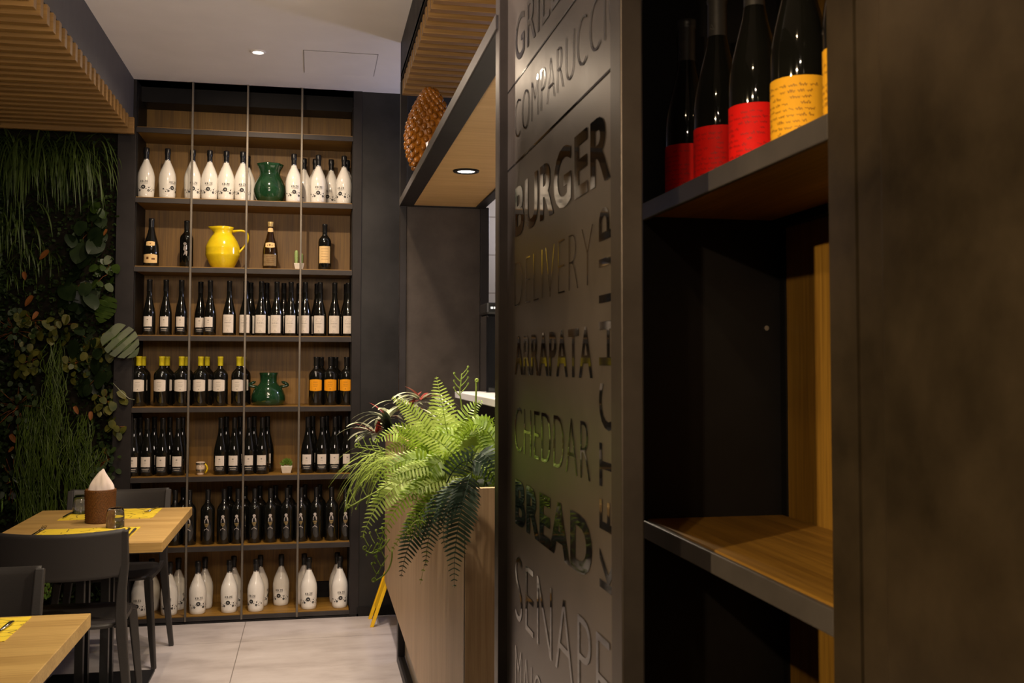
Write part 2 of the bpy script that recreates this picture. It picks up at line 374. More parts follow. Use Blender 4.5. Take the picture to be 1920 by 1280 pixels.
for k, xx in enumerate((X0i, X1i)):
    part('lining', MB().box(xx - (0 if k == 0 else .004), xx + (.004 if k == 0 else 0), YS + .02, YB, .06, RT - .1), 'steel_dark', rk)
sock0 = W(590, 1088, Y=YB); sock1 = W(630, 1120, Y=YB)
bp = MB(); zlo, zhi = sock1.z, sock0.z
bp.box(X0i, X1i, YB - .02, YB, zhi, RT - .1).box(X0i, X1i, YB - .02, YB, SZ[8] - .03, zlo).box(X0i, sock0.x, YB - .02, YB, zlo, zhi).box(sock1.x, X1i, YB - .02, YB, zlo, zhi)
part('back_panel', bp, 'oak_z', rk)
part('socket_box', MB().box(sock0.x, sock1.x, YB - .004, YB + .03, zlo, zhi), 'steel_dark', rk)
for k, z in SZ.items():
    b = part('shelf_board', MB().box(X0i + .004, X1i - .004, YS - .005, YB - .02, z - .028, z), 'oak_x', rk)
    part('edge_strip', MB().box(X0i, X1i, YS - .012, YS - .005, z - .035, z - .005), 'steel_shelf', b, .001)
for a, b_ in ((362, 347.5), (465, 453), (567, 556.5)):
    x = (W(a, 170, Y=YS - .012).x + W(b_, 1150, Y=YS - .012).x) / 2
    part('upright_rod', MB().box(x - .0062, x + .0062, YS - .020, YS - .008, SZ[8] - .03, RT), 'steel_rod', rk, .0015)

# ------------------------------------------------------------------ bottles
def wrapdecal(mb, prof, vs, fs, s0, z0, off=.0006):
    """lay a flat drawing (x, y) onto a turned body; x runs along the surface, centred on the -Y side"""
    def rad(z):
        for (r1, z1), (r2, z2) in zip(prof, prof[1:]):
            if z1 <= z <= z2 and z2 > z1: return r1 + (r2 - r1) * (z - z1) / (z2 - z1)
        return prof[-1][0]
    out = []
    for v in vs:
        z = z0 + v[1]; r = rad(z); a = -math.pi / 2 + (s0 + v[0]) / r; r += off
        out.append((r * math.cos(a), r * math.sin(a), z))
    mb.add(out, fs)
def disc(mb, prof, s, z, r, ring=0, n=12):
    if ring:
        vs = [(q * math.cos(2 * math.pi * k / n), q * math.sin(2 * math.pi * k / n)) for q in (ring, r) for k in range(n)]
        fs = [(k, (k + 1) % n, n + (k + 1) % n, n + k) for k in range(n)]
    else:
        vs = [(r * math.cos(2 * math.pi * k / n), r * math.sin(2 * math.pi * k / n)) for k in range(n)] + [(0, 0)]; fs = [(k, (k + 1) % n, n) for k in range(n)]
    wrapdecal(mb, prof, vs, fs, s, z, .0011)
def band(prof, z0, z1, half, off=.0004, n=10, s0=0., curve=0.):
    vs = []; m = 6
    for j in range(m + 1):
        for i in range(n + 1):
            u = i / n * 2 - 1; v = j / m
            zz = z0 + (z1 - z0) * v
            if curve: zz += curve * (1 - u * u) * (1 if v > .5 else -1) * abs(2 * v - 1)
            vs.append((u * half, zz))
    fs = [(j * (n + 1) + i, j * (n + 1) + i + 1, (j + 1) * (n + 1) + i + 1, (j + 1) * (n + 1) + i) for j in range(m) for i in range(n)]
    mb = MB(); wrapdecal(mb, prof, vs, fs, s0, 0, off); mb.sm = [True] * len(mb.sm); return mb
def rect(mb, prof, s, z, w, h, off=.0008):
    n = max(2, int(w / .004)); vs = [(-w / 2 + w * i / n, -h / 2) for i in range(n + 1)] + [(-w / 2 + w * i / n, h / 2) for i in range(n + 1)]
    wrapdecal(mb, prof, vs, [(i, i + 1, n + 2 + i, n + 1 + i) for i in range(n)], s, z, off)
def line(mb, prof, pts, w=.0006, off=.0009):
    for (a, b), (c, d) in zip(pts, pts[1:]):
        L = math.hypot(c - a, d - b) or 1; nx, ny = -(d - b) / L * w / 2, (c - a) / L * w / 2
        wrapdecal(mb, prof, [(a + nx, b + ny), (a - nx, b - ny), (c - nx, d - ny), (c + nx, d + ny)], [(0, 1, 2, 3)], 0, 0, off)

def bottle(name, label, cat, prof, glass, zc, capmat, capprof, seg=24):
    t = thing(name, label, cat)
    part('bottle_body', MB().lathe(prof, seg), glass, t)
    part('capsule', MB().lathe(capprof, seg), capmat, t)
    return t
PR_W = [(.0001, 0), (.043, 0), (.0455, .003), (.047, .02), (.049, .07), (.0505, .11), (.0500, .13), (.0465, .153), (.0395, .175), (.031, .196), (.0235, .212), (.0175, .226), (.0150, .236)]
def proto_white(print_mat='ink'):
    t = bottle('sparkling_wine_bottle', 'x', 'bottle', PR_W, 'ceramic_white', 0, 'foil_black',
               [(.0148, .238), (.0158, .24), (.0152, .262), (.0165, .272), (.0180, .276), (.0182, .284), (.0172, .290), (.0172, .303), (.0150, .307), (.0001, .308)])
    part('collar', MB().lathe([(.0150, .232), (.0160, .233), (.0160, .239), (.0150, .240)], 24), 'foil_silver', t)
    d = MB(); vs, fs = text('KB.ZE', .012, 1., 1.12); b = bbox(vs); k = .043 / (b[1] - b[0])
    wrapdecal(d, PR_W, [((v[0] - b[0]) * k - .0215, v[1] * k * 1.15) for v in vs], fs, 0, .0905, .0011)
    rect(d, PR_W, 0, .0845, .040, .0010)
    disc(d, PR_W, -.004, .063, .0125, .0045, 20)
    wrapdecal(d, PR_W, [(-.0045, -.0045), (-.002, -.0045), (.0045, .0045), (.002, .0045)], [(0, 1, 2, 3)], -.004, .063, .0012)
    for s, z, r in ((-.026, .043, .0065), (.026, .043, .0070), (-.034, .052, .003), (.012, .052, .0028), (.028, .060, .0038), (-.021, .058, .0024), (-.013, .050, .0014), (.018, .062, .0014),
                    (.040, .050, .0022), (.042, .040, .003), (-.041, .040, .0032), (.035, .067, .0012), (-.046, .052, .0015), (.048, .058, .002), (.058, .05, .004), (-.056, .055, .0045)):
        disc(d, PR_W, s, z, r, 0 if r < .006 else r * .25, 10)
    part('printed_dots', d, print_mat, t); return t
def slender(h, r, sh):       # hock / burgundy style outline
    return [(.0001, .0), (r * .9, 0), (r, .004), (r, h * sh), (r * .96, h * (sh + .06)), (r * .84, h * (sh + .14)), (r * .66, h * (sh + .23)), (r * .50, h * (sh + .31)), (r * .40, h * (sh + .38)), (.0145, h * .86), (.014, h * .985), (.0001, h * .986)]
def bordeaux(h, r):
    return [(.0001, 0), (r * .92, 0), (r, .004), (r, h * .60), (r * .97, h * .64), (r * .86, h * .68), (r * .66, h * .715), (r * .46, h * .745), (.0150, h * .78), (.0145, h * .985), (.0001, h * .986)]
def cap(z0, z1, r=.0155): return [(r * .98, z0), (r, z0 + .001), (r, z1 - .012), (r * 1.06, z1 - .011), (r * 1.06, z1 - .003), (r * .95, z1), (.0001, z1)]

P_HOCK = slender(.335, .0365, .34)
def proto_hock():
    t = bottle('wine_bottle', 'x', 'bottle', P_HOCK, 'glass_black', 0, 'foil_black', cap(.265, .335))
    part('front_label', band(P_HOCK, .052, .112, .026), 'paper', t)
    l = part('lower_label', band(P_HOCK, .022, .046, .026), 'ink', t); l['label'] = 'black lower label'
    d = MB(); rect(d, P_HOCK, 0, .092, .008, .006); rect(d, P_HOCK, 0, .078, .012, .0012); part('label_print', d, 'ink_grey', t)
    d = MB(); rect(d, P_HOCK, 0, .040, .036, .003); rect(d, P_HOCK, 0, .030, .030, .002); part('label_print', d, 'paper', t); return t
P_BIG = slender(.335, .0405, .33)
def proto_big():
    t = bottle('wine_bottle', 'x', 'bottle', P_BIG, 'glass_black', 0, 'foil_black', cap(.27, .335))
    part('front_label', band(P_BIG, .018, .127, .034), 'paper', t)
    d = MB()
    n = 18
    for k in range(n):
        a = 2 * math.pi * k / n; r1 = 1 + .18 * math.sin(4 * a)
        disc(d, P_BIG, .017 * math.cos(a) * r1, .100 + .011 * math.sin(a) * r1, .0013, 0, 6)
    for k in range(9): rect(d, P_BIG, -.018 + k * .0045, .078 + (.0012 if k % 2 else 0), .003, .006 if k % 3 == 0 else .0035)
    rect(d, P_BIG, 0, .062, .026, .0010); rect(d, P_BIG, 0, .055, .022, .0010); disc(d, P_BIG, 0, .034, .0022); rect(d, P_BIG, 0, .026, .02, .001)
    part('label_print', d, 'ink_grey', t); return t
P_BDX = bordeaux(.298, .0455)
def proto_bdx(capm, paper, ink):
    t = bottle('wine_bottle', 'x', 'bottle', P_BDX, 'glass_black', 0, capm, cap(.242, .298, .0165))
    part('front_label', band(P_BDX, .092, .156, .0385 if paper == 'paper' else .041, curve=.004), paper, t)
    d = MB(); rect(d, P_BDX, 0, .143, .026, .0022); rect(d, P_BDX, 0, .127, .030, .0012); rect(d, P_BDX, 0, .117, .022, .0012); disc(d, P_BDX, 0, .101, .0028)
    part('label_print', d, ink, t); return t
P_TALL = slender(.342, .0415, .36)
def proto_tall():
    t = bottle('wine_bottle', 'x', 'bottle', P_TALL, 'glass_black', 0, 'foil_black', cap(.275, .342))
    part('front_label', band(P_TALL, .054, .114, .028), 'paper', t)
    part('lower_label', band(P_TALL, .022, .048, .029), 'ink', t)
    d = MB(); rect(d, P_TALL, 0, .093, .009, .008); rect(d, P_TALL, 0, .078, .014, .0012); part('label_print', d, 'ink_grey', t)
    d = MB(); rect(d, P_TALL, 0, .042, .042, .003); rect(d, P_TALL, 0, .032, .034, .002); part('label_print', d, 'paper', t); return t
P_FIG = bordeaux(.325, .0415)
def proto_fig():
    t = bottle('wine_bottle', 'x', 'bottle', P_FIG, 'glass_black', 0, 'foil_black', cap(.262, .325))
    d = MB(); disc(d, P_FIG, 0, .165, .0095, 0, 7)
    wrapdecal(d, P_FIG, [(-.005, .158), (.005, .158), (.012, .145), (.012, .128), (-.012, .128), (-.012, .145)], [(0, 1, 2, 3, 4, 5)][:1], 0, 0)
    wrapdecal(d, P_FIG, [(-.015, .082), (.015, .082), (.012, .090), (.003, .094), (0, .101), (-.003, .094), (-.012, .090)], [tuple(range(7))], 0, 0)
    part('printed_figure', d, 'ink_white', t)
    d = MB(); rect(d, P_FIG, 0, .123, .026, .003); rect(d, P_FIG, 0, .117, .022, .0025); rect(d, P_FIG, 0, .111, .016, .0025); rect(d, P_FIG, 0, .106, .008, .002)
    part('printed_lettering', d, 'foil_gold', t); return t
M['ink_white'] = plain('pale grey print', (.42, .38, .36), .6, 0, .3, 400)

ORD = ['first', 'second', 'third', 'fourth', 'fifth', 'sixth', 'seventh', 'eighth', 'ninth', 'tenth', 'eleventh', 'twelfth', 'thirteenth', 'fourteenth']
def row(proto, xs, y, z, desc, where, group, rz=None, used=[]):
    """place one copy per sight line x (pixels) at depth y on the shelf at height z"""
    for i, px in enumerate(xs):
        if id(proto) in used: o = copy_tree(proto)
        else: o = proto; used.append(id(proto))
        py = 684
        p = W(px, py, Y=y); o.location = (p.x, y, z); o.rotation_euler = (0, 0, (rz[i] if rz else rnd.uniform(-.12, .12)) - R(5))
        lab = (ORD[i] + ' ' if len(xs) > 1 else '') + desc + (' from left ' if len(xs) > 1 else ' ') + where
        o['label'] = lab; o['group'] = group
YF, YM, YK = YS + .060, YS + .17, YS + .27
wt = proto_white('ink')
# pixel x is read at the horizon row; verticals lean a little, so correct it for high and low rows
def fx(xs, py): return [x - (x - 1032) / 45000 * (684 - py) * -1 * -1 for x in xs]
def cx(xs, py): return [1032 + (x - 1032) * (1 + (684 - py) / -45000.0 * -1) for x in xs]
r2 = 330
row(wt, cx([274, 314, 361, 393, 424, 455, 551, 597, 645], r2), YF, SZ[2], 'white dotted bottle', 'in front row of the topmost bottle shelf', 'white bottles on the topmost bottle shelf', [0, .9, .35, .1, .15, .15, .25, .15, -.35])
row(wt, cx([464, 570, 591, 621, 651], r2), YM + .02, SZ[2], 'white dotted bottle', 'in back row of the topmost bottle shelf', 'white bottles on the topmost bottle shelf', [-1.2, -1.2, .9, -.3, -.5])
wb = proto_white('ink_soft') if 'ink_soft' in M else proto_white('ink')
row(wb, cx([262, 318, 371, 430, 480, 579, 637], 1100), YF + .01, SZ[8], 'white dotted bottle', 'in front row of the lowest shelf', 'white bottles on the lowest shelf', [0, 0, .35, .1, -.35, .1, .25])
row(wb, cx([284, 334, 384, 438, 488, 527, 570, 632], 1100), YM + .03, SZ[8], 'white dotted bottle', 'in back row of the lowest shelf', 'white bottles on the lowest shelf', [-.7, 1.2, -1.1, 1.5, 1.5, -.1, 1.2, 1.4])
hk = proto_hock()
row(hk, cx([280, 311, 340, 394], 575), YF, SZ[4], 'slender dark bottle with small cream label', 'in front below the jug', 'slender bottles with small cream labels')
row(hk, cx([376], 575), YM, SZ[4], 'slender dark bottle with small cream label', 'standing behind its neighbours below the jug', 'slender bottles with small cream labels')
bg_ = proto_big()
row(bg_, cx([430, 461, 490, 519, 545.5, 572, 600, 627.5, 653], 575), YF, SZ[4], 'dark bottle with tall cream label', 'in front below the jug', 'bottles with tall cream labels')
row(bg_, cx([470, 500, 532, 560, 594, 649], 575), YM, SZ[4], 'dark bottle with tall cream label', 'in back row below the jug', 'bottles with tall cream labels')
yc = proto_bdx('foil_yellow', 'paper', 'ink_grey')
row(yc, cx([260, 303, 340, 376, 413, 448], 710), YF, SZ[5], 'yellow-capped dark bottle with cream label', 'in front beside squat green vase', 'yellow-capped bottles')
row(yc, cx([268, 313, 349, 388, 456], 710), YM, SZ[5], 'yellow-capped dark bottle with cream label', 'in back beside squat green vase', 'yellow-capped bottles')
oc = proto_bdx('foil_black', 'paper_orange', 'ink_brown')
row(oc, cx([593, 620, 650], 710), YF, SZ[5], 'dark bottle with orange label', 'in front right of squat green vase', 'bottles with orange labels')
row(oc, cx([602, 629], 710), YM, SZ[5], 'dark bottle with orange label', 'in back right of squat green vase', 'bottles with orange labels')
tl = proto_tall()
row(tl, cx([251, 276, 305, 334, 414, 439.5, 467, 491.5, 577, 604, 628, 651], 840), YF, SZ[6], 'tall dark cream-labelled bottle', 'in front row of the potted succulent shelf', 'tall bottles on the shelf of the potted succulent')
row(tl, cx([262, 289, 318, 342, 424, 450, 476, 501, 586, 612, 636], 840), YM, SZ[6], 'tall dark cream-labelled bottle', 'in back row of the potted succulent shelf', 'tall bottles on the shelf of the potted succulent')
fg = proto_fig()
row(fg, cx([269, 300, 328, 355, 389.5, 420, 446, 477.5, 507, 538, 564.5, 593, 621.5, 648], 970), YF, SZ[7], 'black bottle with pale printed figure', 'front row of shelf above lowest', 'black bottles with printed figures')
row(fg, cx([343, 430, 459, 487, 516, 543, 571, 599, 655], 970), YM + .02, SZ[7], 'black bottle with pale printed figure', 'back row of shelf above lowest', 'black bottles with printed figures')

# the shelf of the yellow jug
def at(px, py, y, z): p = W(px, py, Y=y); return (cx_one(px, py, y), y, z)
def cx_one(px, py, y): return W(px, py, Y=y).x
P_CH = [(.0001, 0), (.042, 0), (.0455, .004), (.046, .09), (.044, .12), (.037, .155), (.026, .19), (.018, .225), (.0150, .25), (.0145, .288), (.0001, .289)]
def old_bottle(loc, label, glass, capm, kind):
    t = thing('wine_bottle', label, 'bottle')
    part('bottle_body', MB().lathe(P_CH, 28), glass, t)
    part('capsule', MB().lathe([(.0158, .235 if kind == 1 else .262), (.0165, .24 if kind == 1 else .264), (.0160, .270), (.0175, .278), (.0172, .292), (.0001, .293)], 24), capm, t)
    if kind == 1:
        part('front_label', band(P_CH, .024, .070, .045, curve=.004), 'paper_tan', t); part('neck_label', band(P_CH, .245, .258, .022), 'paper_tan', t)
        part('shoulder_label', band(P_CH, .126, .148, .026, curve=.003), 'paper_tan', t)
        d = MB(); rect(d, P_CH, .018, .045, .02, .010); rect(d, P_CH, -.015, .050, .014, .014); disc(d, P_CH, 0, .137, .003); part('label_print', d, 'ink_brown', t)
    else:
        part('front_label', band(P_CH, .018, .088, .044), 'paper_brown', t); part('neck_label', band(P_CH, .232, .250, .024, curve=.004), 'paper_tan', t)
        part('shoulder_label', band(P_CH, .133, .158, .030, curve=.004), 'paper_tan', t)
        d = MB(); disc(d, P_CH, -.002, .146, .006); disc(d, P_CH, .012, .144, .003); disc(d, P_CH, -.015, .144, .003)
        for k in range(4): rect(d, P_CH, 0, .075 - k * .012, .05, .002)
        part('label_print', d, 'ink_brown', t)
    t.location = loc; return t
z3 = SZ[3]
old_bottle((W(284, 450, Y=YF).x, YF, z3), 'dark bottle with three tan labels left of the yellow jug', 'glass_black', 'foil_black', 1).scale = (1, 1, 1.0)
old_bottle((W(507, 450, Y=YF).x, YF, z3), 'brown bottle with worn brown label and gold neck, right of the jug', 'glass_brown', 'foil_gold', 2)
P_BX2 = bordeaux(.29, .040)
t = thing('wine_bottle', 'black bottle with faint pale figure beside the yellow jug', 'bottle')
part('bottle_body', MB().lathe(P_BX2, 24), 'glass_black', t); part('capsule', MB().lathe(cap(.235, .29), 24), 'foil_black', t)
d = MB(); disc(d, P_BX2, -.005, .145, .010, 0, 6); wrapdecal(d, P_BX2, [(-.014, .075), (.006, .072), (.010, .10), (.0, .105), (.006, .13), (-.010, .135), (-.015, .11), (-.006, .10)], [tuple(range(8))], 0, 0)
part('printed_figure', d, 'ink_white', t); t.location = (W(350, 450, Y=YF + .04).x, YF + .04, z3)
P_BX3 = bordeaux(.287, .0395)
t = thing('wine_bottle', 'black bottle with large tan label right of the cactus pot', 'bottle')
part('bottle_body', MB().lathe(P_BX3, 24), 'glass_black', t); part('capsule', MB().lathe(cap(.235, .287), 24), 'foil_black', t)
part('front_label', band(P_BX3, .042, .147, .038), 'paper_tan', t)
d = MB(); [rect(d, P_BX3, 0, .13 - k * .016, .045, .0012) for k in range(5)]; part('label_print', d, 'ink_brown', t); t.location = (W(609, 450, Y=YF).x, YF, z3)

# yellow jug
p = W(418, 450, Y=YF + .05); jl = (p.x, YF + .05, z3)
t = thing('jug', 'glossy yellow ceramic jug with ribbed belly and loop handle', 'jug', jl)
pr = [(.0001, 0), (.060, 0), (.066, .006), (.082, .035), (.098, .072)]
for k in range(7): pr += [(.1010 + .002 * (k % 2), .080 + k * .009)]
pr += [(.096, .150), (.086, .172), (.070, .198), (.058, .212), (.054, .222), (.058, .240), (.066, .256), (.064, .258), (.054, .240), (.050, .222), (.05, .15)]
def spout(a, z):
    if z < .222: return 1
    k = (z - .222) / .036; return 1 + .40 * k * math.exp(-((((a - math.pi + math.pi) % (2 * math.pi)) - math.pi) / .42) ** 2)
part('body', MB().lathe(pr, 40, jl, spout), 'glaze_yellow', t)
hp = []
for k in range(15):
    u = k / 14; hp.append((jl[0] + .058 + .078 * math.sin(math.pi * u ** .8) + .030 * u, jl[1] - .01, jl[2] + .232 + .022 * math.sin(math.pi * min(1, u * 1.7)) - .14 * u ** 1.4))
part('handle', MB().tube(hp, [.011] + [.0085] * 13 + [.012], 10, .8), 'glaze_yellow', t)
# cactus pot
def pot(loc, label, cat, w, h, nm='potted_cactus'):
    t = thing(nm, label, cat, loc)
    a, b = w * .36, w * .5; x, y, z = loc
    mb = MB().add([(x + sx * a, y + sy * a, z) for sx, sy in ((-1, -1), (1, -1), (1, 1), (-1, 1))] + [(x + sx * b, y + sy * b, z + h) for sx, sy in ((-1, -1), (1, -1), (1, 1), (-1, 1))],
                  [(3, 2, 1, 0), (4, 5, 6, 7), (0, 1, 5, 4), (1, 2, 6, 5), (2, 3, 7, 6), (3, 0, 4, 7)])
    part('pot', mb, 'pot', t, .003); return t
p = W(561, 480, Y=YF + .01); cl = (p.x, YF + .01, z3)
t = pot(cl, 'white square pot with two small finger cacti', 'potted plant', .064, .040)
def cactus_stem(x, h, r):
    return MB().lathe([(r * .8, 0), (r, h * .3), (r, h * .8), (r * .7, h * .95), (.0001, h)], 20, (cl[0] + x, cl[1], cl[2] + .038), lambda a, z: 1 + .12 * math.cos(10 * a))
part('cactus_stem', cactus_stem(-.017, .085, .011), 'cactus', t); part('cactus_stem', cactus_stem(.013, .066, .011), 'cactus', t)
# succulent pot
p = W(537.5, 870, Y=YF + .01); sl_ = (p.x, YF + .01, SZ[6])
t = pot(sl_, 'white pot with a bushy green succulent between the tall bottles', 'potted plant', .070, .044, 'potted_succulent')
mb = MB()
for k in range(150):
    a = rnd.uniform(0, 6.28); e_ = rnd.uniform(.1, 1.5); r_ = rnd.uniform(.018, .036)
    c = Vector((sl_[0] + r_ * math.cos(a) * math.cos(e_) * 1.1, sl_[1] + r_ * math.sin(a) * math.cos(e_), sl_[2] + .045 + r_ * math.sin(e_) * 1.1))
    dr = (c - Vector((sl_[0], sl_[1], sl_[2] + .03))).normalized(); s_ = dr.cross(Vector((rnd.uniform(-1, 1), rnd.uniform(-1, 1), .2))).normalized() * .0042
    mb.add([c - dr * .008, c + s_, c + dr * .011, c - s_], [(0, 1, 2, 3)])
part('leaves', mb, 'moss_fresh', t)
# green jug on the topmost bottle shelf
p = W(506, 340, Y=YF + .06); gl = (p.x, YF + .06, SZ[2])
t = thing('ceramic_vase', 'glossy dark green vase with scalloped rim on the topmost bottle shelf', 'vase', gl)
pr = [(.0001, 0), (.066, 0), (.072, .006), (.088, .035), (.097, .070), (.098, .085), (.093, .115), (.080, .145), (.066, .170), (.061, .185), (.064, .205), (.074, .228), (.081, .245), (.078, .247), (.060, .21), (.055, .185), (.06, .12)]
part('body', MB().lathe(pr, 48, gl, lambda a, z: 1 + (.045 * math.cos(7 * a) * max(0, (z - .19)) / .055)), 'glaze_green', t)
# handled green vase
p = W(503.5, 730, Y=YF + .06); hl = (p.x, YF + .06, SZ[5])
t = thing('ceramic_vase', 'squat green glazed vase with two small handles and wide neck', 'vase', hl)
pr = [(.0001, 0), (.088, 0), (.096, .008), (.103, .035), (.101, .060), (.090, .092), (.072, .116), (.056, .130), (.050, .145), (.052, .180), (.056, .198), (.053, .200), (.046, .185), (.045, .145), (.06, .1)]
part('body', MB().lathe(pr, 48, hl), 'glaze_green', t)
for s in (-1, 1):
    pts = [(hl[0] + s * (.070 + .045 * math.sin(math.pi * u)), hl[1], hl[2] + .112 + .036 * u - .006 * math.sin(math.pi * u)) for u in [k / 9 for k in range(10)]]
    pts[-1] = (hl[0] + s * .085, hl[1], hl[2] + .148)
    part('handle', MB().tube(pts, .0095, 8), 'glaze_green', t)
# ceramic head mug
p = W(376, 875, Y=YF); ml = (p.x, YF, SZ[6])
t = thing('ceramic_mug', 'tiny shiny mug shaped like a bearded head with yellow handle', 'mug', ml)
part('body', MB().lathe([(.0001, 0), (.019, 0), (.021, .006), (.019, .016), (.023, .026), (.026, .040), (.026, .052), (.024, .060), (.027, .062), (.027, .074), (.024, .076), (.022, .066), (.018, .06)], 24, ml, lambda a, z: 1 + .10 * math.exp(-(((a - 4.5) / .22) ** 2)) * (1 if .03 < z < .05 else 0)), 'glaze_cream', t)
part('beard', MB().lathe([(.0235, .014), (.0262, .022), (.0270, .033)], 24, ml), 'foil_silver', t)
mb = MB()
for dx in (-.010, .008): mb.lathe([(.0001, -.002), (.003, 0), (.0001, .002)], 8, (ml[0] + dx, ml[1] - .0245, ml[2] + .050))
part('eyes', mb, 'ink_brown', t)
part('crown', MB().lathe([(.0272, .062), (.0278, .066), (.0272, .073)], 24, ml), 'foil_silver', t)
part('handle', MB().tube([(ml[0] + .022, ml[1], ml[2] + .066), (ml[0] + .034, ml[1], ml[2] + .055), (ml[0] + .040, ml[1], ml[2] + .038), (ml[0] + .036, ml[1], ml[2] + .022), (ml[0] + .028, ml[1], ml[2] + .008)], .005, 8), 'glaze_yellow', t)

# ================================================================== COUNTER, CANOPY
# canopy over the counter
CX1 = W(890, 388, Y=PY).x           # inner edge of the oak soffit at the far end
CY0 = 2.41; CT = SOFF + .032
cn = thing('counter_canopy', 'steel framed canopy with oak underside above the bar counter', 'canopy', (PX, PY, 0))
part('soffit', MB().box(PX + .07, CX1, CY0, PY - .03, SOFF, SOFF + .02), 'oak_soffit', cn)
part('frame_bar', MB().box(PX, PX + .07, CY0, PY, SOFF - .004, CT), 'steel', cn, .003)
part('frame_bar', MB().box(PX + .07, CX1 + .05, PY - .03, PY, SOFF - .004, CT), 'steel', cn, .002)
part('frame_bar', MB().box(CX1, CX1 + .05, CY0, PY - .03, SOFF - .008, CT), 'steel', cn, .003)
part('edge_strip', MB().box(PX - .003, PX, CY0, PY, SOFF - .004, CT), 'steel_lip', cn)  # lit outer face of the frame bar, its brightness put into paler steel
part('post', MB().box(PX, PX + .035, PY - .02, PY + .02, 0, SLZ_R + .08), 'steel', cn, .002)
xe = W(898, 560, Y=PY + .02).x
part('end_panel', MB().box(PX + .035, xe, PY, PY + .02, .4, SOFF), 'steel_wall_lit', cn)
part('post', MB().box(xe, xe + .045, PY - .03, PY + .03, 0, SOFF), 'steel', cn, .002)
# counter
XC = .418
YN = W(872, 1000, X=XC).y; YFar = W(721, 1085, X=XC).y
ZT = W(872, 915, X=XC).z; ZBt = W(723, 1094, X=XC).z
ct = thing('bar_counter', 'oak clad bar counter carrying the ferns', 'counter', (XC, YN, 0))
part('front_panel', MB().box(XC, XC + .02, YN, YFar, ZBt, ZT), 'oak_counter', ct, .001)
part('end_panel', MB().box(XC, XC + .50, YN - .004, YN + .018, 0.05, ZT), 'oak_counter', ct, .001)
part('planter_trough', MB().box(XC + .02, XC + .26, YN + .02, PY - .05, ZT - .20, ZT - .03), 'steel_dark', ct)
zl_ = W(900, 743, Y=4.3).z
part('ledge', MB().box(XC + .30, XC + .62, YN + .75, PY - .1, zl_ - .035, zl_), 'stone_white', ct, .004, 'white raised back ledge')
part('ledge_support', MB().box(XC + .40, XC + .60, YN + .02, PY - .12, ZT - .30, zl_ - .035), 'steel_dark', ct)
part('base_tiles', MB().box(PX + .035, PX + .06, YN + .3, PY - .02, .05, ZBt + .02), 'tile', ct)
part('base_rail', MB().box(PX, PX + .035, YN + .3, PY - .02, 0, .045), 'steel', ct, .002)
part('base_rail', MB().box(PX, PX + .035, PY - .02 - .001, PY - .06, .045, ZBt + .02), 'steel', ct, .002)
# black appliance behind the post
pa = W(914, 568, Y=4.95); zc = W(900, 743, Y=4.3).z
ap = thing('drinks_dispenser', 'tall black appliance with small white display behind the counter post', 'appliance', (pa.x + .12, 4.95, zc))
part('housing', MB().box(pa.x - .012, pa.x + .20, 4.90, 5.10, 0.9, pa.z - .06), 'gloss', ap, .01)
part('head', MB().box(pa.x - .018, pa.x + .21, 4.88, 5.11, pa.z - .06, pa.z), 'black', ap, .012)
part('display', MB().box(pa.x + .004, pa.x + .016, 4.877, 4.881, pa.z - .033, pa.z - .022).box(pa.x + .020, pa.x + .030, 4.877, 4.881, pa.z - .033, pa.z - .022), 'display', ap)
# glazed pine cone on top of the canopy
pc = W(806, 330, Y=4.62); cz = CT; cy_ = 4.62; cz += .008; cxx = pc.x
t = thing('ceramic_pine_cone', 'large amber glazed ceramic pine cone standing on the canopy', 'ornament', (cxx, cy_, cz))
H_, Rm = .43, .125
def conr(u): return Rm * (math.sin(math.pi * (u * .86 + .10)) ** .75) * (1.05 - .25 * u)
core = [(.0001, 0)] + [(conr(k / 14) * .86, .01 + (H_ - .03) * k / 14) for k in range(15)] + [(.0001, H_ - .015)]
part('core', MB().lathe(core, 28, (cxx, cy_, cz)), 'glaze_amber', t)
mb = MB(); NS = 230
for k in range(NS):
    u = (k + .5) / NS; a = k * 2.399963; r = conr(u) * .90; z = .012 + (H_ - .035) * u
    c = Vector((cxx + r * math.cos(a), cy_ + r * math.sin(a), cz + z)); n = Vector((math.cos(a), math.sin(a), .25)).normalized(); up = Vector((0, 0, 1)); sd = n.cross(up).normalized(); up2 = sd.cross(n).normalized() * -1
    vs = []; fs = []; w_, h_, d_ = .0135, .0185, .017
    for i in range(5):
        th = math.pi / 2 * i / 4
        for j in range(8):
            g_ = 2 * math.pi * j / 8; vs.append(c + sd * w_ * math.cos(th) * math.cos(g_) + up2 * (h_ * math.cos(th) * math.sin(g_) + .008 * math.sin(th)) + n * d_ * math.sin(th))
    for i in range(4):
        for j in range(8): fs.append((i * 8 + j, i * 8 + (j + 1) % 8, (i + 1) * 8 + (j + 1) % 8, (i + 1) * 8 + j))
    mb.add(vs, fs, True)
part('scales', mb, 'glaze_amber', t)
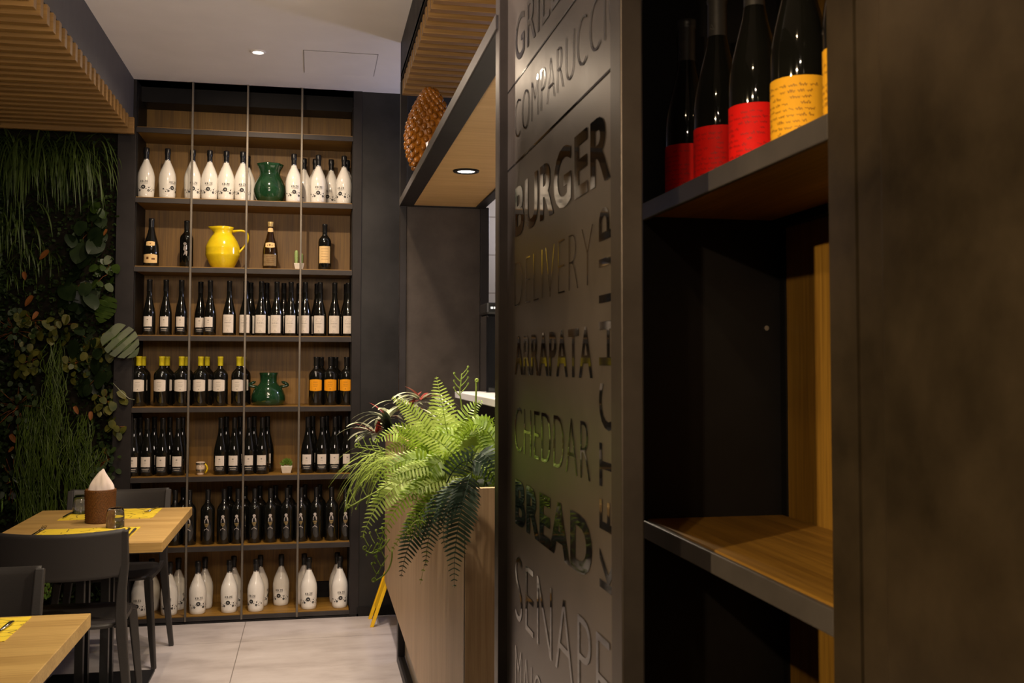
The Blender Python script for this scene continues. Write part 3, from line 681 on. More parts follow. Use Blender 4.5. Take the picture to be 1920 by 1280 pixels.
# yellow wet floor sign
f0 = W(694, 1176, Z=0); yn_, yf_ = f0.y, f0.y + .22; hz = .60; dx = .205
t = thing('wet_floor_sign', 'folded yellow plastic floor sign standing behind the end of the counter', 'sign', (f0.x, f0.y, 0))
def slab(mb, x0, x1, ya, yb, h0, h1, w):       # upright slab leaning from x0 at the foot to x1 at the top
    ax = x0 + (x1 - x0) * h0 / hz; bx = x0 + (x1 - x0) * h1 / hz
    v = [(ax, ya, h0), (ax + w, ya, h0), (ax + w, yb, h0), (ax, yb, h0), (bx, ya, h1), (bx + w, ya, h1), (bx + w, yb, h1), (bx, yb, h1)]
    mb.add(v, [(3, 2, 1, 0), (4, 5, 6, 7), (0, 1, 5, 4), (1, 2, 6, 5), (2, 3, 7, 6), (3, 0, 4, 7)])
for x0, x1 in ((f0.x, f0.x + dx), (f0.x + 2 * dx + .01, f0.x + dx + .022)):
    mb = MB(); slab(mb, x0, x1, yn_, yn_ + .028, 0, hz, .020); slab(mb, x0, x1, yf_ - .028, yf_, 0, hz, .020)
    slab(mb, x0 + .006, x1 + .006, yn_ + .028, yf_ - .028, .09, .40, .006); slab(mb, x0 + .006, x1 + .006, yn_ + .028, yf_ - .028, .50, hz, .008)
    part('leaf_board', mb, 'yellow_plastic', t, .002)

# ================================================================== PARTITION WITH LETTERING
FXP = .440; GX = .462; TH = .0335
YA = W(928, 640, X=FXP).y; YB_ = W(1145, 640, X=FXP).y; YC_ = W(1165, 640, X=FXP).y
pt = thing('lettered_partition', 'dark steel framed partition with food words in glossy lettering', 'partition', (FXP, (YA + YC_) / 2, 0))
part('post', MB().box(FXP, FXP + TH, YA - .05, YA, 0, CEIL), 'steel_frame', pt, .002)
part('post', MB().box(FXP, FXP + TH, YC_, YB_, 0, CEIL), 'steel_frame', pt, .002)
pn = part('panel', MB().box(GX, GX + .008, YB_, YA - .05, 0, CEIL), 'panel', pt)
def word(body, xl, yt, yb, xr, off=0., ytr=None, cut=None, n_extra=0):
    """letters on the panel: xl/yt/yb = left edge, top and foot of the first letter in the photo, xr = right edge of the last"""
    a = W(xl, yb, X=GX); c = W(xl + 7, yt, X=GX); b = W(xl + 7, yb, X=GX); r = W(xr, 640, X=GX)
    zb, zt = b.z, c.z; y0, y1 = a.y, r.y
    vs, fs = text(body, off, 1.0, 1.06); q = bbox(vs)
    kx = (y0 - y1) / (q[1] - q[0]); kz = (zt - zb) / (q[3] - q[2])
    mb = MB().add([(GX - .0012, y0 - (v[0] - q[0]) * kx, zb + (v[1] - q[2]) * kz) for v in vs], fs)
    part('lettering', mb, 'gloss', pn, 0, 'the word ' + body)
    return zb, zt
word('GRILL', 967, 29, 113, 1050, .0)
word('COMPARUCCIO', 966, 185, 256, 1172, -.028)
word('BURGER', 966, 348, 442, 1147, .022)
word('DELIVERY', 966, 490, 574, 1113, -.036)
word('ARRAPATA', 966, 630, 702, 1112, .010)
word('CHEDDAR', 966, 763, 847, 1107, -.022)
word('BREAD', 967, 900, 986, 1110, .035)
word('SENAPE', 967, 1045, 1165, 1143, -.018)
word('MAIONESE', 967, 1217, 1300, 1080, -.022)
# KETCHUP, turned to read upwards and running under the near post
k0 = W(1125, 1098, X=GX); k1 = W(1125, 393, X=GX); vs, fs = text('KETCHUP', .004, 1.0, 1.25); q = bbox(vs)
kz = (k1.z - k0.z) / (q[1] - q[0]); kh = .105
part('lettering', MB().add([(GX - .0012, k0.y - kh * (1 - (v[1] - q[2]) / (q[3] - q[2])), k0.z + (v[0] - q[0]) * kz) for v in vs], [f[::-1] for f in fs]), 'gloss', pn, 0, 'the word KETCHUP turned upright')
for (xa_, ya_) in ((985, 130), (966, 308)):
    z = W(xa_, ya_, X=GX).z; part('rule_line', MB().box(GX - .0012, GX + .001, YB_, YA - .052, z - .002, z + .002), 'gloss', pn)

# ================================================================== SHELF NICHE AND COLUMN AT THE RIGHT
NX = .62
NY1 = W(1207, 640, X=NX).y; NY0 = W(1561, 640, X=NX).y
ZU = W(1208, 378, X=NX).z; ZL = W(1208, 972, X=NX).z
ND = .285; NB = NX + ND
ns = thing('wall_shelf_unit', 'black steel and oak shelf niche beside the lettered partition', 'shelf', (NX, (NY0 + NY1) / 2, 0))
part('side_panel', MB().box(NX, NB + .03, NY1, NY1 + .012, 0, CEIL), 'steel_dark', ns)
part('side_panel', MB().box(NX + .04, NB + .03, NY0 - .012, NY0, 0, CEIL), 'steel_dark', ns)
part('back_panel', MB().box(NB, NB + .02, NY0, NY1 - .022, 0, CEIL), 'oak_z', ns)
part('back_strip', MB().box(NB - .004, NB + .02, NY1 - .022, NY1, 0, CEIL), 'steel_dark', ns)
for z in (ZL, ZU, ZU + (ZU - ZL), ZL - (ZU - ZL)):
    b = part('shelf_board', MB().box(NX + .006, NB - .003, NY0, NY1 - .002, z - .028, z), 'oak_y', ns)
    part('edge_strip', MB().box(NX - .003, NX + .006, NY0, NY1 - .001, z - .036, z - .003), 'steel_lip', b, .002)
    part('rear_strip', MB().box(NB - .02, NB, NY0, NY1 - .002, z - .045, z - .028), 'steel_dark', b)
part('screw', MB().lathe([(.005, -.002), (.005, .002)], 10).tr(Matrix.Translation(W(1437, 615, Y=NY1 - .002)) @ Matrix.Rotation(R(90), 4, 'X')), 'foil_silver', ns)
cxn = [W(v, 640, X=NX).y for v in (1561, 1611, 1617, 1666)]
cl_ = thing('steel_column', 'dark burnished steel column at the right edge of the view', 'column', (NX, .8, 0))
part('front_plate', MB().box(NX - .003, NX + .05, cxn[1], cxn[0], 0, CEIL), 'steel_column', cl_)
part('front_plate', MB().box(NX - .003, NX + .05, cxn[3], cxn[2], 0, CEIL), 'steel_column', cl_)
part('broad_plate', MB().box(NX - .010, NX + .05, .35, cxn[3] - .004, 0, CEIL), 'steel_column', cl_, .003)
part('core', MB().box(NX + .02, NB, .35, NY0 - .013, 0, CEIL), 'steel_dark', cl_)

# bottles in the niche
P_N = slender(.334, .0415, .39)
def niche_bottle(px, label, paper, ink, dx=.065, turn=0., capped=True):
    X = NX + dx; y = W(px, 640, X=X).y
    t = thing('wine_bottle', label, 'bottle')
    part('bottle_body', MB().lathe(P_N, 40), 'glass_black', t)
    part('capsule', MB().lathe([(.0160, .256), (.0168, .257), (.0164, .316), (.0180, .318), (.0182, .322), (.0174, .325), (.0182, .328), (.0180, .335), (.0001, .336)], 32), 'foil_grey', t)
    d = MB(); line(d, [(.0168, 0), (.0168, .4)], [(-.004, .266), (0, .276), (.004, .266), (-.001, .269), (.001, .2665)], .0009); part('capsule_emblem', d, 'foil_silver', t)
    part('front_label', band(P_N, .006, .094, .052, n=24), paper, t)
    d = MB(); rr = random.Random(px)
    for ln in range(9):
        z = .080 - ln * .0085; s = -.045
        while s < .030:
            L = rr.uniform(.006, .014); n = int(L / .0011); pts = [(s + L * i / n, z + .0016 * math.sin(i * 2.1 + rr.random()) + (.0022 if rr.random() < .15 else 0)) for i in range(n + 1)]
            if rr.random() < .82: line(d, P_N, pts, .0006)
            s += L + .003
    part('handwriting', d, ink, t)
    t.location = (X, y, ZU); t.rotation_euler = (0, 0, R(-90) + R(40) + turn); t['group'] = 'niche bottles'
niche_bottle(1291, 'red-labelled bottle farthest from the column in the niche', 'paper_red', 'ink_darkred', turn=-.35)
niche_bottle(1349, 'red-labelled bottle in the middle of the red and ochre row', 'paper_red', 'ink_darkred', turn=-.1)
niche_bottle(1420, 'red-labelled bottle touching the first ochre-labelled one', 'paper_red', 'ink_darkred')
niche_bottle(1505, 'ochre-labelled bottle fully seen in the niche', 'paper_yellow', 'ink_brown')
niche_bottle(1612, 'ochre-labelled bottle half hidden by the column', 'paper_yellow', 'ink_brown')

# ================================================================== TABLES AND CHAIRS
TZ = .77
def table(x0, x1, y0, y1, label):
    t = thing('dining_table', label, 'table', ((x0 + x1) / 2, (y0 + y1) / 2, 0)); mx, my = (x0 + x1) / 2, (y0 + y1) / 2
    part('tabletop', MB().box(x0, x1, y0, y1, TZ - .043, TZ), 'oak_table', t, .002)
    part('underframe', MB().box(x0 + .15, x1 - .15, y0 + .2, y1 - .2, TZ - .06, TZ - .043), 'black', t)
    for sx in (-1, 1):
        for sy in (-1, 1): part('leg', MB().box(mx + sx * .055 - .018, mx + sx * .055 + .018, my + sy * .055 - .018, my + sy * .055 + .018, .012, TZ - .06), 'black', t)
    part('base_plate', MB().box(mx - .24, mx + .24, my - .24, my + .24, 0, .012), 'black', t, .003); return t
c1 = W(362, 950, Z=TZ); c2 = W(302.6, 1016, Z=TZ); c3 = W(82, 956, Z=TZ)
T1 = dict(x0=c3.x, x1=(c1.x + c2.x) / 2, y0=c2.y, y1=c1.y)
table(T1['x0'], T1['x1'], T1['y0'], T1['y1'], 'oak topped table with napkin basket, fully seen')
d1 = W(170.7, 1149, Z=TZ); T2 = dict(x0=d1.x - .76, x1=d1.x, y0=d1.y - 1.12, y1=d1.y)
table(T2['x0'], T2['x1'], T2['y0'], T2['y1'], 'oak topped table cut by the lower left corner')

def chair(label):
    t = thing('dining_chair', label, 'chair', (0, 0, 0), 'anthracite plastic chairs')
    # seat shell
    mb = MB(); n = 14; vs = []
    def sp(u, v, dz): # rounded rectangle
        x = u * .225; y = v * .215
        k = (abs(u) ** 6 + abs(v) ** 6) ** (1 / 6); s = 1 if k == 0 else max(abs(u), abs(v)) / k
        return (x * s, y * s - .005, .455 - .014 * (1 - u * u) * (1 - v * v) + (.012 if v > .8 else 0) * 0 + dz)
    for dz in (0, -.016):
        for j in range(n + 1):
            for i in range(n + 1): vs.append(sp(i / n * 2 - 1, j / n * 2 - 1, dz))
    N = (n + 1) ** 2; fs = []
    for j in range(n):
        for i in range(n):
            a = j * (n + 1) + i; fs += [(a, a + 1, a + n + 2, a + n + 1), (N + a, N + a + n + 1, N + a + n + 2, N + a + 1)]
    ed = [i for i in range(n + 1)] + [(j + 1) * (n + 1) + n for j in range(n)] + [n * (n + 1) + i for i in range(n - 1, -1, -1)] + [j * (n + 1) for j in range(n - 1, 0, -1)]
    for k in range(len(ed)): a, b = ed[k], ed[(k + 1) % len(ed)]; fs.append((a, N + a, N + b, b))
    mb.add(vs, fs, True); part('seat', mb, 'chair', t)
    # backrest: broad curved band
    vs = []; m = 24; rows = 8
    for fb in (0, 1):
        for j in range(rows + 1):
            for i in range(m + 1):
                u = i / m * 2 - 1; v = j / rows
                zt = .852 - .010 * (1 - u * u); zb = .655 - .012 * (1 - u ** 4) - .035 * max(0, (abs(u) - .86) / .14) ** 2
                z = zb + (zt - zb) * v
                y = .240 - .055 * u * u + .045 * (z - .65) / .2 - (.016 if fb else 0) * (1 - .4 * abs(v * 2 - 1) ** 4)
                vs.append((u * .255, y, z))
    N = (rows + 1) * (m + 1); fs = []
    for j in range(rows):
        for i in range(m):
            a = j * (m + 1) + i; fs += [(a + 1, a, a + m + 1, a + m + 2), (N + a, N + a + 1, N + a + m + 2, N + a + m + 1)]
    for i in range(m): fs += [(i, i + 1, N + i + 1, N + i), (rows * (m + 1) + i + 1, rows * (m + 1) + i, N + rows * (m + 1) + i, N + rows * (m + 1) + i + 1)]
    for j in range(rows): a = j * (m + 1); fs += [(a + m + 1, a, N + a, N + a + m + 1), (a + m, a + 2 * m + 1, N + a + 2 * m + 1, N + a + m)]
    part('backrest', MB().add(vs, fs, True), 'chair', t)
    for s in (-1, 1):
        mb = MB().tube([(s * .252, .222, .845), (s * .250, .190, .70), (s * .240, .185, .60), (s * .236, .180, .50), (s * .242, .178, .40), (s * .262, .180, .2), (s * .285, .185, 0)],
                       [.022, .024, .026, .030, .030, .024, .018], 4, .75, (0, 1, 0))
        part('leg', mb, 'chair', t, .005)
        part('leg', MB().tube([(s * .212, -.15, .445), (s * .218, -.198, .43), (s * .224, -.208, .36), (s * .240, -.222, .18), (s * .256, -.235, 0)], [.020, .028, .026, .022, .017], 4, .8, (0, 1, 0)), 'chair', t, .005)
        part('side_rail', MB().tube([(s * .232, .19, .455), (s * .226, .08, .435), (s * .220, -.05, .435), (s * .214, -.19, .44)], [.024, .018, .018, .022], 4, .7, (1, 0, 0)), 'chair', t, .004)
    return t
ch1 = chair('dark grey plastic chair seen from behind, at the table with the napkin basket')
m1 = (T1['x0'] + T1['x1']) / 2
ch1.location = (W(240, 990, Y=T1['y0'] - .10).x - .262, T1['y0'] + .10, 0); ch1.rotation_euler = (0, 0, R(180))
ch2 = copy_tree(ch1); ch2['label'] = 'dark grey plastic chair facing the camera at the corner table'
ch2.location = (W(77, 1085, Y=3.62).x - .255, 3.42, 0); ch2.rotation_euler = (0, 0, R(2))
ch3 = copy_tree(ch1); ch3['label'] = 'dark grey plastic chair with its back against the wine rack'
ch3.location = (W(323, 925, Y=5.9).x - .262, 5.60, 0); ch3.rotation_euler = (0, 0, 0)

# placemats
def placemat(x0, x1, y0, y1, label):
    o = part('placemat', MB().box(-(x1 - x0) / 2, (x1 - x0) / 2, -(y1 - y0) / 2, (y1 - y0) / 2, 0, .0015), 'placemat'); o.location = ((x0 + x1) / 2, (y0 + y1) / 2, TZ)
    return tag(o, label, 'placemat', 'yellow placemats')
a = W(300, 952, Z=TZ); b = W(110, 974, Z=TZ); bb = W(283, 973, Z=TZ)
placemat(b.x, bb.x, (b.y + bb.y) / 2, T1['y1'] - .02, 'yellow patterned placemat beyond the napkin basket')
a = W(265, 988, Z=TZ); b = W(85, 992, Z=TZ); nr = W(233, 1015, Z=TZ)
placemat(b.x, (a.x + nr.x) / 2, T1['y0'] + .02, (a.y + b.y) / 2, 'yellow patterned placemat on the near side of the basket')
a = W(70, 1153, Z=TZ); b = W(0, 1203, Z=TZ)
placemat(a.x - .46, (a.x + b.x) / 2, b.y, T2['y1'] - .015, 'yellow patterned placemat on the corner table')
# cutlery
def knife(p, q, label):
    v = q - p; L = v.length; ang = math.atan2(v.y, v.x)
    t = thing('table_knife', label, 'knife', (p.x, p.y, p.z), 'cutlery')
    part('handle', MB().tube([(0, 0, .005), (L * .15, 0, .006), (L * .45, 0, .005)], [.0055, .0075, .0045], 8, .6).tr(Matrix.Translation(p)), 'cutlery', t)
    part('blade', MB().prism([(L * .45, -.004), (L * .7, -.009), (L * .92, -.009), (L, 0), (L * .92, .005), (L * .45, .004)], .003, .005).tr(Matrix.Translation(p)), 'cutlery', t)
    t.rotation_euler = (0, 0, ang); return t
def fork(p, q, label):
    v = q - p; L = v.length; ang = math.atan2(v.y, v.x)
    t = thing('table_fork', label, 'fork', (p.x, p.y, p.z), 'cutlery')
    part('handle', MB().tube([(0, 0, .004), (L * .1, 0, .006), (L * .45, 0, .007), (L * .66, 0, .006)], [.008, .007, .0035, .0045], 8, .5).tr(Matrix.Translation(p)), 'cutlery', t)
    mb = MB().tube([(L * .64, 0, .006), (L * .70, 0, .004), (L * .76, 0, .003)], [.004, .011, .0115], 8, .25)
    for k in range(4): mb.tube([(L * .75, -.009 + k * .006, .003), (L * .88, -.009 + k * .006, .004), (L, -.009 + k * .006, .013)], [.0018, .0017, .0010], 6)
    part('tines', mb.tr(Matrix.Translation(p)), 'cutlery', t); t.rotation_euler = (0, 0, ang); return t
ZC = TZ + .002
def pk(x, y): return W(x, y, Z=ZC)
knife(pk(152, 951), pk(118, 972), 'knife lying on the far placemat left of the basket')
fork(pk(297, 951), pk(272, 962), 'dark fork on the right end of the far placemat')
fork(pk(60, 1006), pk(84, 990), 'fork whose shiny tines show above the chair back')
knife(pk(236, 1012), pk(254, 991), 'knife on the right end of the near placemat')
o = knife(pk(228, 1008), pk(243, 991), 'second knife beside the one on the near placemat')
k_ = knife(pk(24, 1168), pk(-30, 1206), 'knife on the yellow placemat of the corner table')
# napkin basket
bp_ = W(183, 982, Z=TZ); bl = (bp_.x, bp_.y + .055, TZ)
t = thing('napkin_basket', 'round brown wicker basket on the oak table', 'basket', bl)
pr = [(.0001, 0), (.064, 0)]; NR = 17
for k in range(NR * 2 + 1): z = .004 + k * .150 / (NR * 2); pr.append((.064 + .005 * z / .15 + (.0032 if k % 2 else 0), z))
pr += [(.066, .156), (.060, .152), (.058, .02), (.0001, .016)]
part('wall', MB().lathe(pr, 144, bl, lambda a, z: 1 + .022 * math.sin(36 * a + math.pi * round((z - .004) / .0088))), 'wicker', t)
part('rim', MB().tube([(bl[0] + .067 * math.cos(2 * math.pi * k / 24), bl[1] + .067 * math.sin(2 * math.pi * k / 24), bl[2] + .155) for k in range(25)], .005, 8), 'wicker', t)
# napkin
mb = MB(); n, m = 40, 20; vs = []
for j in range(m + 1):
    v = j / m; z = .05 + .205 * v
    r = .050 + .004 * math.sin(math.pi * min(1, v * 1.3)); r *= (1 if v < .40 else max(.0, 1 - ((v - .40) / .603) ** 2.3))
    r = max(r, .003)
    for i in range(n):
        a = 2 * math.pi * i / n; rr = r * (1 + .12 * math.sin(2 * a + 3 * v) + .09 * math.sin(5 * a - 7 * v) + .04 * math.sin(9 * a + 11 * v))
        lean = .002 * v + .010 * v ** 2
        vs.append((bl[0] + lean + rr * math.cos(a), bl[1] + rr * .7 * math.sin(a), bl[2] + z + .030 * v * v * math.cos(a - 3.9) * (r / .05)))
fs = [(j * n + i, j * n + (i + 1) % n, (j + 1) * n + (i + 1) % n, (j + 1) * n + i) for j in range(m) for i in range(n)] + [tuple(m * n + i for i in range(n)), tuple(range(n))[::-1]]
o = part('paper_napkin', MB().add(vs, fs, True), 'napkin'); tag(o, 'folded white napkin standing in the wicker basket', 'napkin')
# tumblers, upside down
def tumbler(px, py, label):
    p = W(px, py, Z=ZC)
    prof = [(.040, 0), (.0408, .001), (.0404, .05), (.037, .080), (.030, .092), (.0001, .094)]
    inn = [(.0001, .087), (.027, .086), (.0350, .076), (.0392, .05), (.0398, .001), (.040, 0)]
    o = part('drinking_glass', MB().lathe(inn + prof[1:], 40), 'clear'); o.location = (p.x, p.y, ZC); tag(o, label, 'glass', 'upturned tumblers')
tumbler(216, 988, 'upturned clear tumbler right of the basket'); tumbler(152, 962, 'upturned clear tumbler half hidden behind the basket')

# ================================================================== PLANTS
def frond(mb, pts, length_leaf, n=26, up=Vector((0, 0, 1)), width=.135, rr=rnd, ang=68, droop=.22):
    """rachis through pts (Bezier of 4), paired narrow leaflets with a gap between neighbours"""
    P = [Vector(p) for p in pts]
    def bz(t): return P[0] * (1 - t) ** 3 + P[1] * 3 * t * (1 - t) ** 2 + P[2] * 3 * t * t * (1 - t) + P[3] * t ** 3
    cs = [bz(k / n) for k in range(n + 1)]; total = sum((b - a).length for a, b in zip(cs, cs[1:]))
    mb.tube(cs, [.0020 * (1 - .75 * k / n) for k in range(n + 1)], 5)
    m = max(12, int(total / .0118)); tgt = (bz(1) - bz(0)).normalized(); view = Vector((.16, 1, 0)).normalized()
    for k in range(2, m + 1):
        t = k / (m + .5); c = bz(t); tg = (bz(min(1, t + .01)) - bz(t - .01)).normalized()
        sd = tg.cross(up) * .6 + tg.cross(view) * (.8 if tg.cross(up).dot(tg.cross(view)) >= 0 else -.8)
        if sd.length < .1: sd = tg.cross(Vector((1, .2, 0)))
        sd.normalize(); nn = sd.cross(tg).normalized()
        L = length_leaf * (min(1, .45 + t * 2.2) * (1 - max(0, t - .35) ** 1.5 * 1.75)) * rr.uniform(.9, 1.06)
        L = max(L, .006)
        for s in (-1, 1):
            d = (sd * s * math.sin(R(ang)) + tg * math.cos(R(ang))).normalized(); dn = Vector((0, 0, -1)) * droop
            w = min(.0092, max(.0034, L * width * 1.5)); q = (d.cross(nn).normalized() + nn * rr.uniform(.1, .75) * s).normalized() * w / 2
            q2 = (d.cross(nn).normalized() - nn * .2).normalized() * w / 2
            b1 = c + d * L * .45 + dn * L * .12
            mb.add([c + q * .8, c - q * .8, b1 - q, b1 + q, c + d * L * .8 + dn * L * .36 - q2 * .75, c + d * L * .8 + dn * L * .36 + q2 * .75, c + d * L + dn * L * .55],
                   [(0, 1, 2, 3), (3, 2, 4, 5), (5, 4, 6)])
def strap(mb, a, d, L, w, droop, n=10, tw=0.):
    """long narrow arching leaf"""
    vs = []; p = Vector(a); d = Vector(d).normalized()
    for k in range(n + 1):
        t = k / n; ww = w * (math.sin(math.pi * min(1, t * .9 + .12)) ** .6) * .5
        sd = d.cross(Vector((0, 0, 1)));
        if sd.length < .05: sd = Vector((1, 0, 0))
        sd.normalize(); vs += [p - sd * ww, p + sd * ww]
        p = p + d * L / n; d = (d + Vector((0, 0, -1)) * droop / n).normalized()
    mb.add(vs, [(2 * k, 2 * k + 1, 2 * k + 3, 2 * k + 2) for k in range(n)], True)
def heart(mb, c, nrm, tip, L, W_=None, fold=.15, cuts=0):
    """heart-shaped leaf with a midrib fold; cuts>0 gives the split leaf of a swiss cheese plant"""
    nrm = Vector(nrm).normalized(); tip = Vector(tip); tip = (tip - nrm * tip.dot(nrm)).normalized(); sd = nrm.cross(tip).normalized(); W_ = W_ or L * .8
    n = 9 if not cuts else 60; top = [];
    for k in range(n + 1):
        t = k / n; w = W_ / 2 * (math.sin(math.pi * t ** .72)) ** .62 if 0 < t < 1 else 0
        if cuts and .12 < t < .92 and (t * cuts * 1.6) % 1 < .16: w *= .35
        back = -.13 * L * math.exp(-((t - .08) / .12) ** 2)
        top.append((t, w, back))
    for s in (-1, 1):
        vs = []
        for t, w, bk in top:
            mid = c + tip * L * t - nrm * L * .12 * t * t
            vs += [mid, mid + sd * s * w + nrm * fold * w + tip * bk - nrm * .18 * L * (w / (W_ / 2)) ** 2 * .4]
        fs = [(2 * k, 2 * k + 1, 2 * k + 3, 2 * k + 2) for k in range(n)]
        mb.add(vs, fs if s > 0 else [f[::-1] for f in fs], True)

# --- ferns on the counter -------------------------------------------------------------
def FP(px, py, y): return W(px, py, Y=y)
fern = thing('sword_fern', 'lush bright green sword fern spilling over the counter trough', 'fern', (XC + .12, YN + .45, ZT - .05))
rf = random.Random(11)
hero = [  # (root px,py,Y) (ctrl1) (ctrl2) (tip), leaflet length, material
    ((845, 860, 3.05), (838, 800, 3.02), (828, 750, 3.0), (818, 706, 2.98), .075, 'fern_pale'),
    ((850, 850, 3.1), (860, 790, 3.1), (880, 760, 3.1), (905, 752, 3.1), .060, 'fern'),
    ((840, 900, 2.95), (780, 880, 2.85), (715, 900, 2.78), (678, 1010, 2.74), .075, 'fern_pale'),
    ((850, 880, 2.9), (800, 850, 2.85), (740, 850, 2.85), (700, 905, 2.82), .065, 'fern'),
    ((850, 870, 3.0), (800, 820, 2.95), (750, 790, 2.95), (700, 830, 2.9), .070, 'fern'),
    ((840, 870, 3.2), (800, 800, 3.2), (770, 760, 3.2), (735, 745, 3.2), .070, 'fern_pale'),
    ((850, 860, 2.95), (790, 840, 2.9), (735, 870, 2.85), (695, 960, 2.8), .070, 'fern'),
    ((860, 870, 2.85), (840, 830, 2.8), (790, 800, 2.8), (745, 800, 2.78), .060, 'fern_pale'),
    ((870, 880, 2.85), (850, 900, 2.8), (800, 900, 2.76), (760, 930, 2.74), .055, 'fern_pale'),
    ((860, 880, 2.85), (820, 930, 2.76), (780, 960, 2.74), (735, 1030, 2.74), .060, 'fern'),
    ((870, 860, 3.0), (880, 800, 3.0), (900, 780, 3.0), (940, 790, 3.0), .065, 'fern'),
    ((870, 870, 2.9), (860, 820, 2.88), (875, 790, 2.86), (915, 810, 2.85), .060, 'fern'),
    ((850, 870, 2.85), (800, 870, 2.8), (760, 880, 2.76), (722, 900, 2.74), .050, 'fern_pale'),
    ((840, 890, 2.85), (790, 900, 2.8), (730, 930, 2.76), (700, 1060, 2.74), .050, 'fern'),
]
for a, b_, c_, d_, L, mt in hero:
    mb = MB(); frond(mb, [FP(*a), FP(*b_), FP(*c_), FP(*d_)], L * .72, 26, rr=rf); part('frond', mb, mt, fern)
for k in range(56):
    y0 = rf.uniform(2.95, 4.3) if k > 16 else rf.uniform(2.82, 3.2)
    base_ = Vector((XC + rf.uniform(.03, .2), y0, ZT - .04)); az = rf.uniform(-2.6, 2.9); rr_ = rf.uniform(.16, .30)
    if y0 < 3.1 and abs(az - math.pi / -2) < .9: az = 2.8
    dirv = Vector((-abs(math.cos(az)) if rf.random() < .75 else math.cos(az) * .6, math.sin(az) * .7, 0)); el = rf.uniform(.10, .30)
    p1 = base_ + Vector((0, 0, el * .7)) + dirv * rr_ * .25; p2 = base_ + dirv * rr_ * .7 + Vector((0, 0, el)); p3 = base_ + dirv * rr_ * rf.uniform(1.0, 1.25) + Vector((0, 0, el * rf.uniform(-.9, .6)))
    if p3.x > .60: p3.x = .60
    if dirv.x < 0 and p3.x > XC - .05: pass
    mb = MB(); frond(mb, [base_, p1, p2, p3], rf.uniform(.035, .052), 22, rr=rf); part('frond', mb, 'fern' if k % 3 else 'fern_pale', fern)
# curled young fronds
def fiddle(pts, r0, spiral=.012, side=None):
    mb = MB(); P = [Vector(p) for p in pts]; n = 12; cs = []
    for k in range(n + 1):
        t = k / n; cs.append(P[0] * (1 - t) ** 2 + P[1] * 2 * t * (1 - t) + P[2] * t * t)
    e_ = cs[-1]; s = Vector((1, 0, 0)) if side is None else side
    for k in range(1, 22):
        a = k * .42; r = spiral * (1 - k / 26); cs.append(e_ + s * (r * math.sin(a)) + Vector((0, 0, 1)) * (r * (1 - math.cos(a)) * 1.0 * 1) + Vector((0, -.0004 * k, 0)))
    mb.tube(cs, [r0 * (1 - .5 * k / len(cs)) for k in range(len(cs))], 6); return mb
part('young_frond', fiddle([FP(888, 800, 2.95), FP(893, 760, 2.95), FP(893, 716, 2.95)], .0035, .006), 'fern_pale', fern)
mb = MB(); st = [FP(886, 790, 2.9), FP(866, 765, 2.9), FP(862, 735, 2.9), FP(866, 700, 2.9)]
mb.tube([st[0], (st[0] + st[1]) / 2, st[1], st[2], st[3]], [.003, .0028, .0025, .002, .0015], 6)
for k, (sx, dy) in enumerate(((1, 728), (-1, 722), (1, 716), (-1, 708), (1, 704), (1, 696), (-1, 735))):
    r0 = FP(864, dy + 8, 2.9); r1 = FP(864 + sx * 9, dy, 2.9); r2_ = FP(864 + sx * 13, dy - 7, 2.9); mb.v += []; q = fiddle([r0, r1, r2_], .0017, .0032); mb.add(q.v, q.f, True)
part('young_frond', mb, 'fern_pale', fern)
for a, b_, c_ in (((735, 905, 2.78), (700, 925, 2.76), (652, 952, 2.75)), ((720, 850, 2.9), (690, 840, 2.88), (668, 838, 2.86)), ((730, 1010, 2.76), (705, 1050, 2.76), (683, 1030, 2.76)), ((735, 1030, 2.76), (738, 1075, 2.76), (700, 1090, 2.76)), ((800, 985, 2.72), (780, 960, 2.70), (765, 1000, 2.70))):
    q = fiddle([FP(*a), FP(*b_), FP(*c_)], .0024, .007); A, B = FP(*a), FP(*c_)
    for k in range(7):
        m0 = A + (B - A) * (.1 + k * .12) + Vector((0, 0, .004)); q2 = fiddle([m0, m0 + Vector((-.008, 0, (-1) ** k * .012)), m0 + Vector((-.014, 0, (-1) ** k * .028))], .0014, .003); q.add(q2.v, q2.f, True)
    part('young_frond', q, 'fern_pale', fern)
dk = thing('sword_fern', 'dark blue-green fern draping down the oak end of the counter', 'fern', (XC + .1, YN + .05, ZT))
for a, b_, c_, d_, L in [((838, 905, 2.72), (860, 850, 2.68), (905, 840, 2.64), (948, 928, 2.62), .075),
                         ((885, 885, 2.72), (870, 930, 2.66), (848, 1000, 2.64), (852, 1102, 2.64), .075),
                         ((850, 900, 2.76), (815, 950, 2.72), (800, 1000, 2.70), (798, 1062, 2.70), .055),
                         ((830, 910, 2.8), (790, 970, 2.74), (762, 1010, 2.72), (752, 1082, 2.72), .065),
                         ((870, 880, 2.75), (890, 830, 2.7), (915, 850, 2.66), (935, 880, 2.64), .070),
                         ((880, 890, 2.74), (850, 920, 2.68), (820, 960, 2.66), (835, 1030, 2.66), .060)]:
    mb = MB(); frond(mb, [FP(*a), FP(*b_), FP(*c_), FP(*d_)], L * .72, 28, rr=rf); part('frond', mb, 'fern_dark', dk)
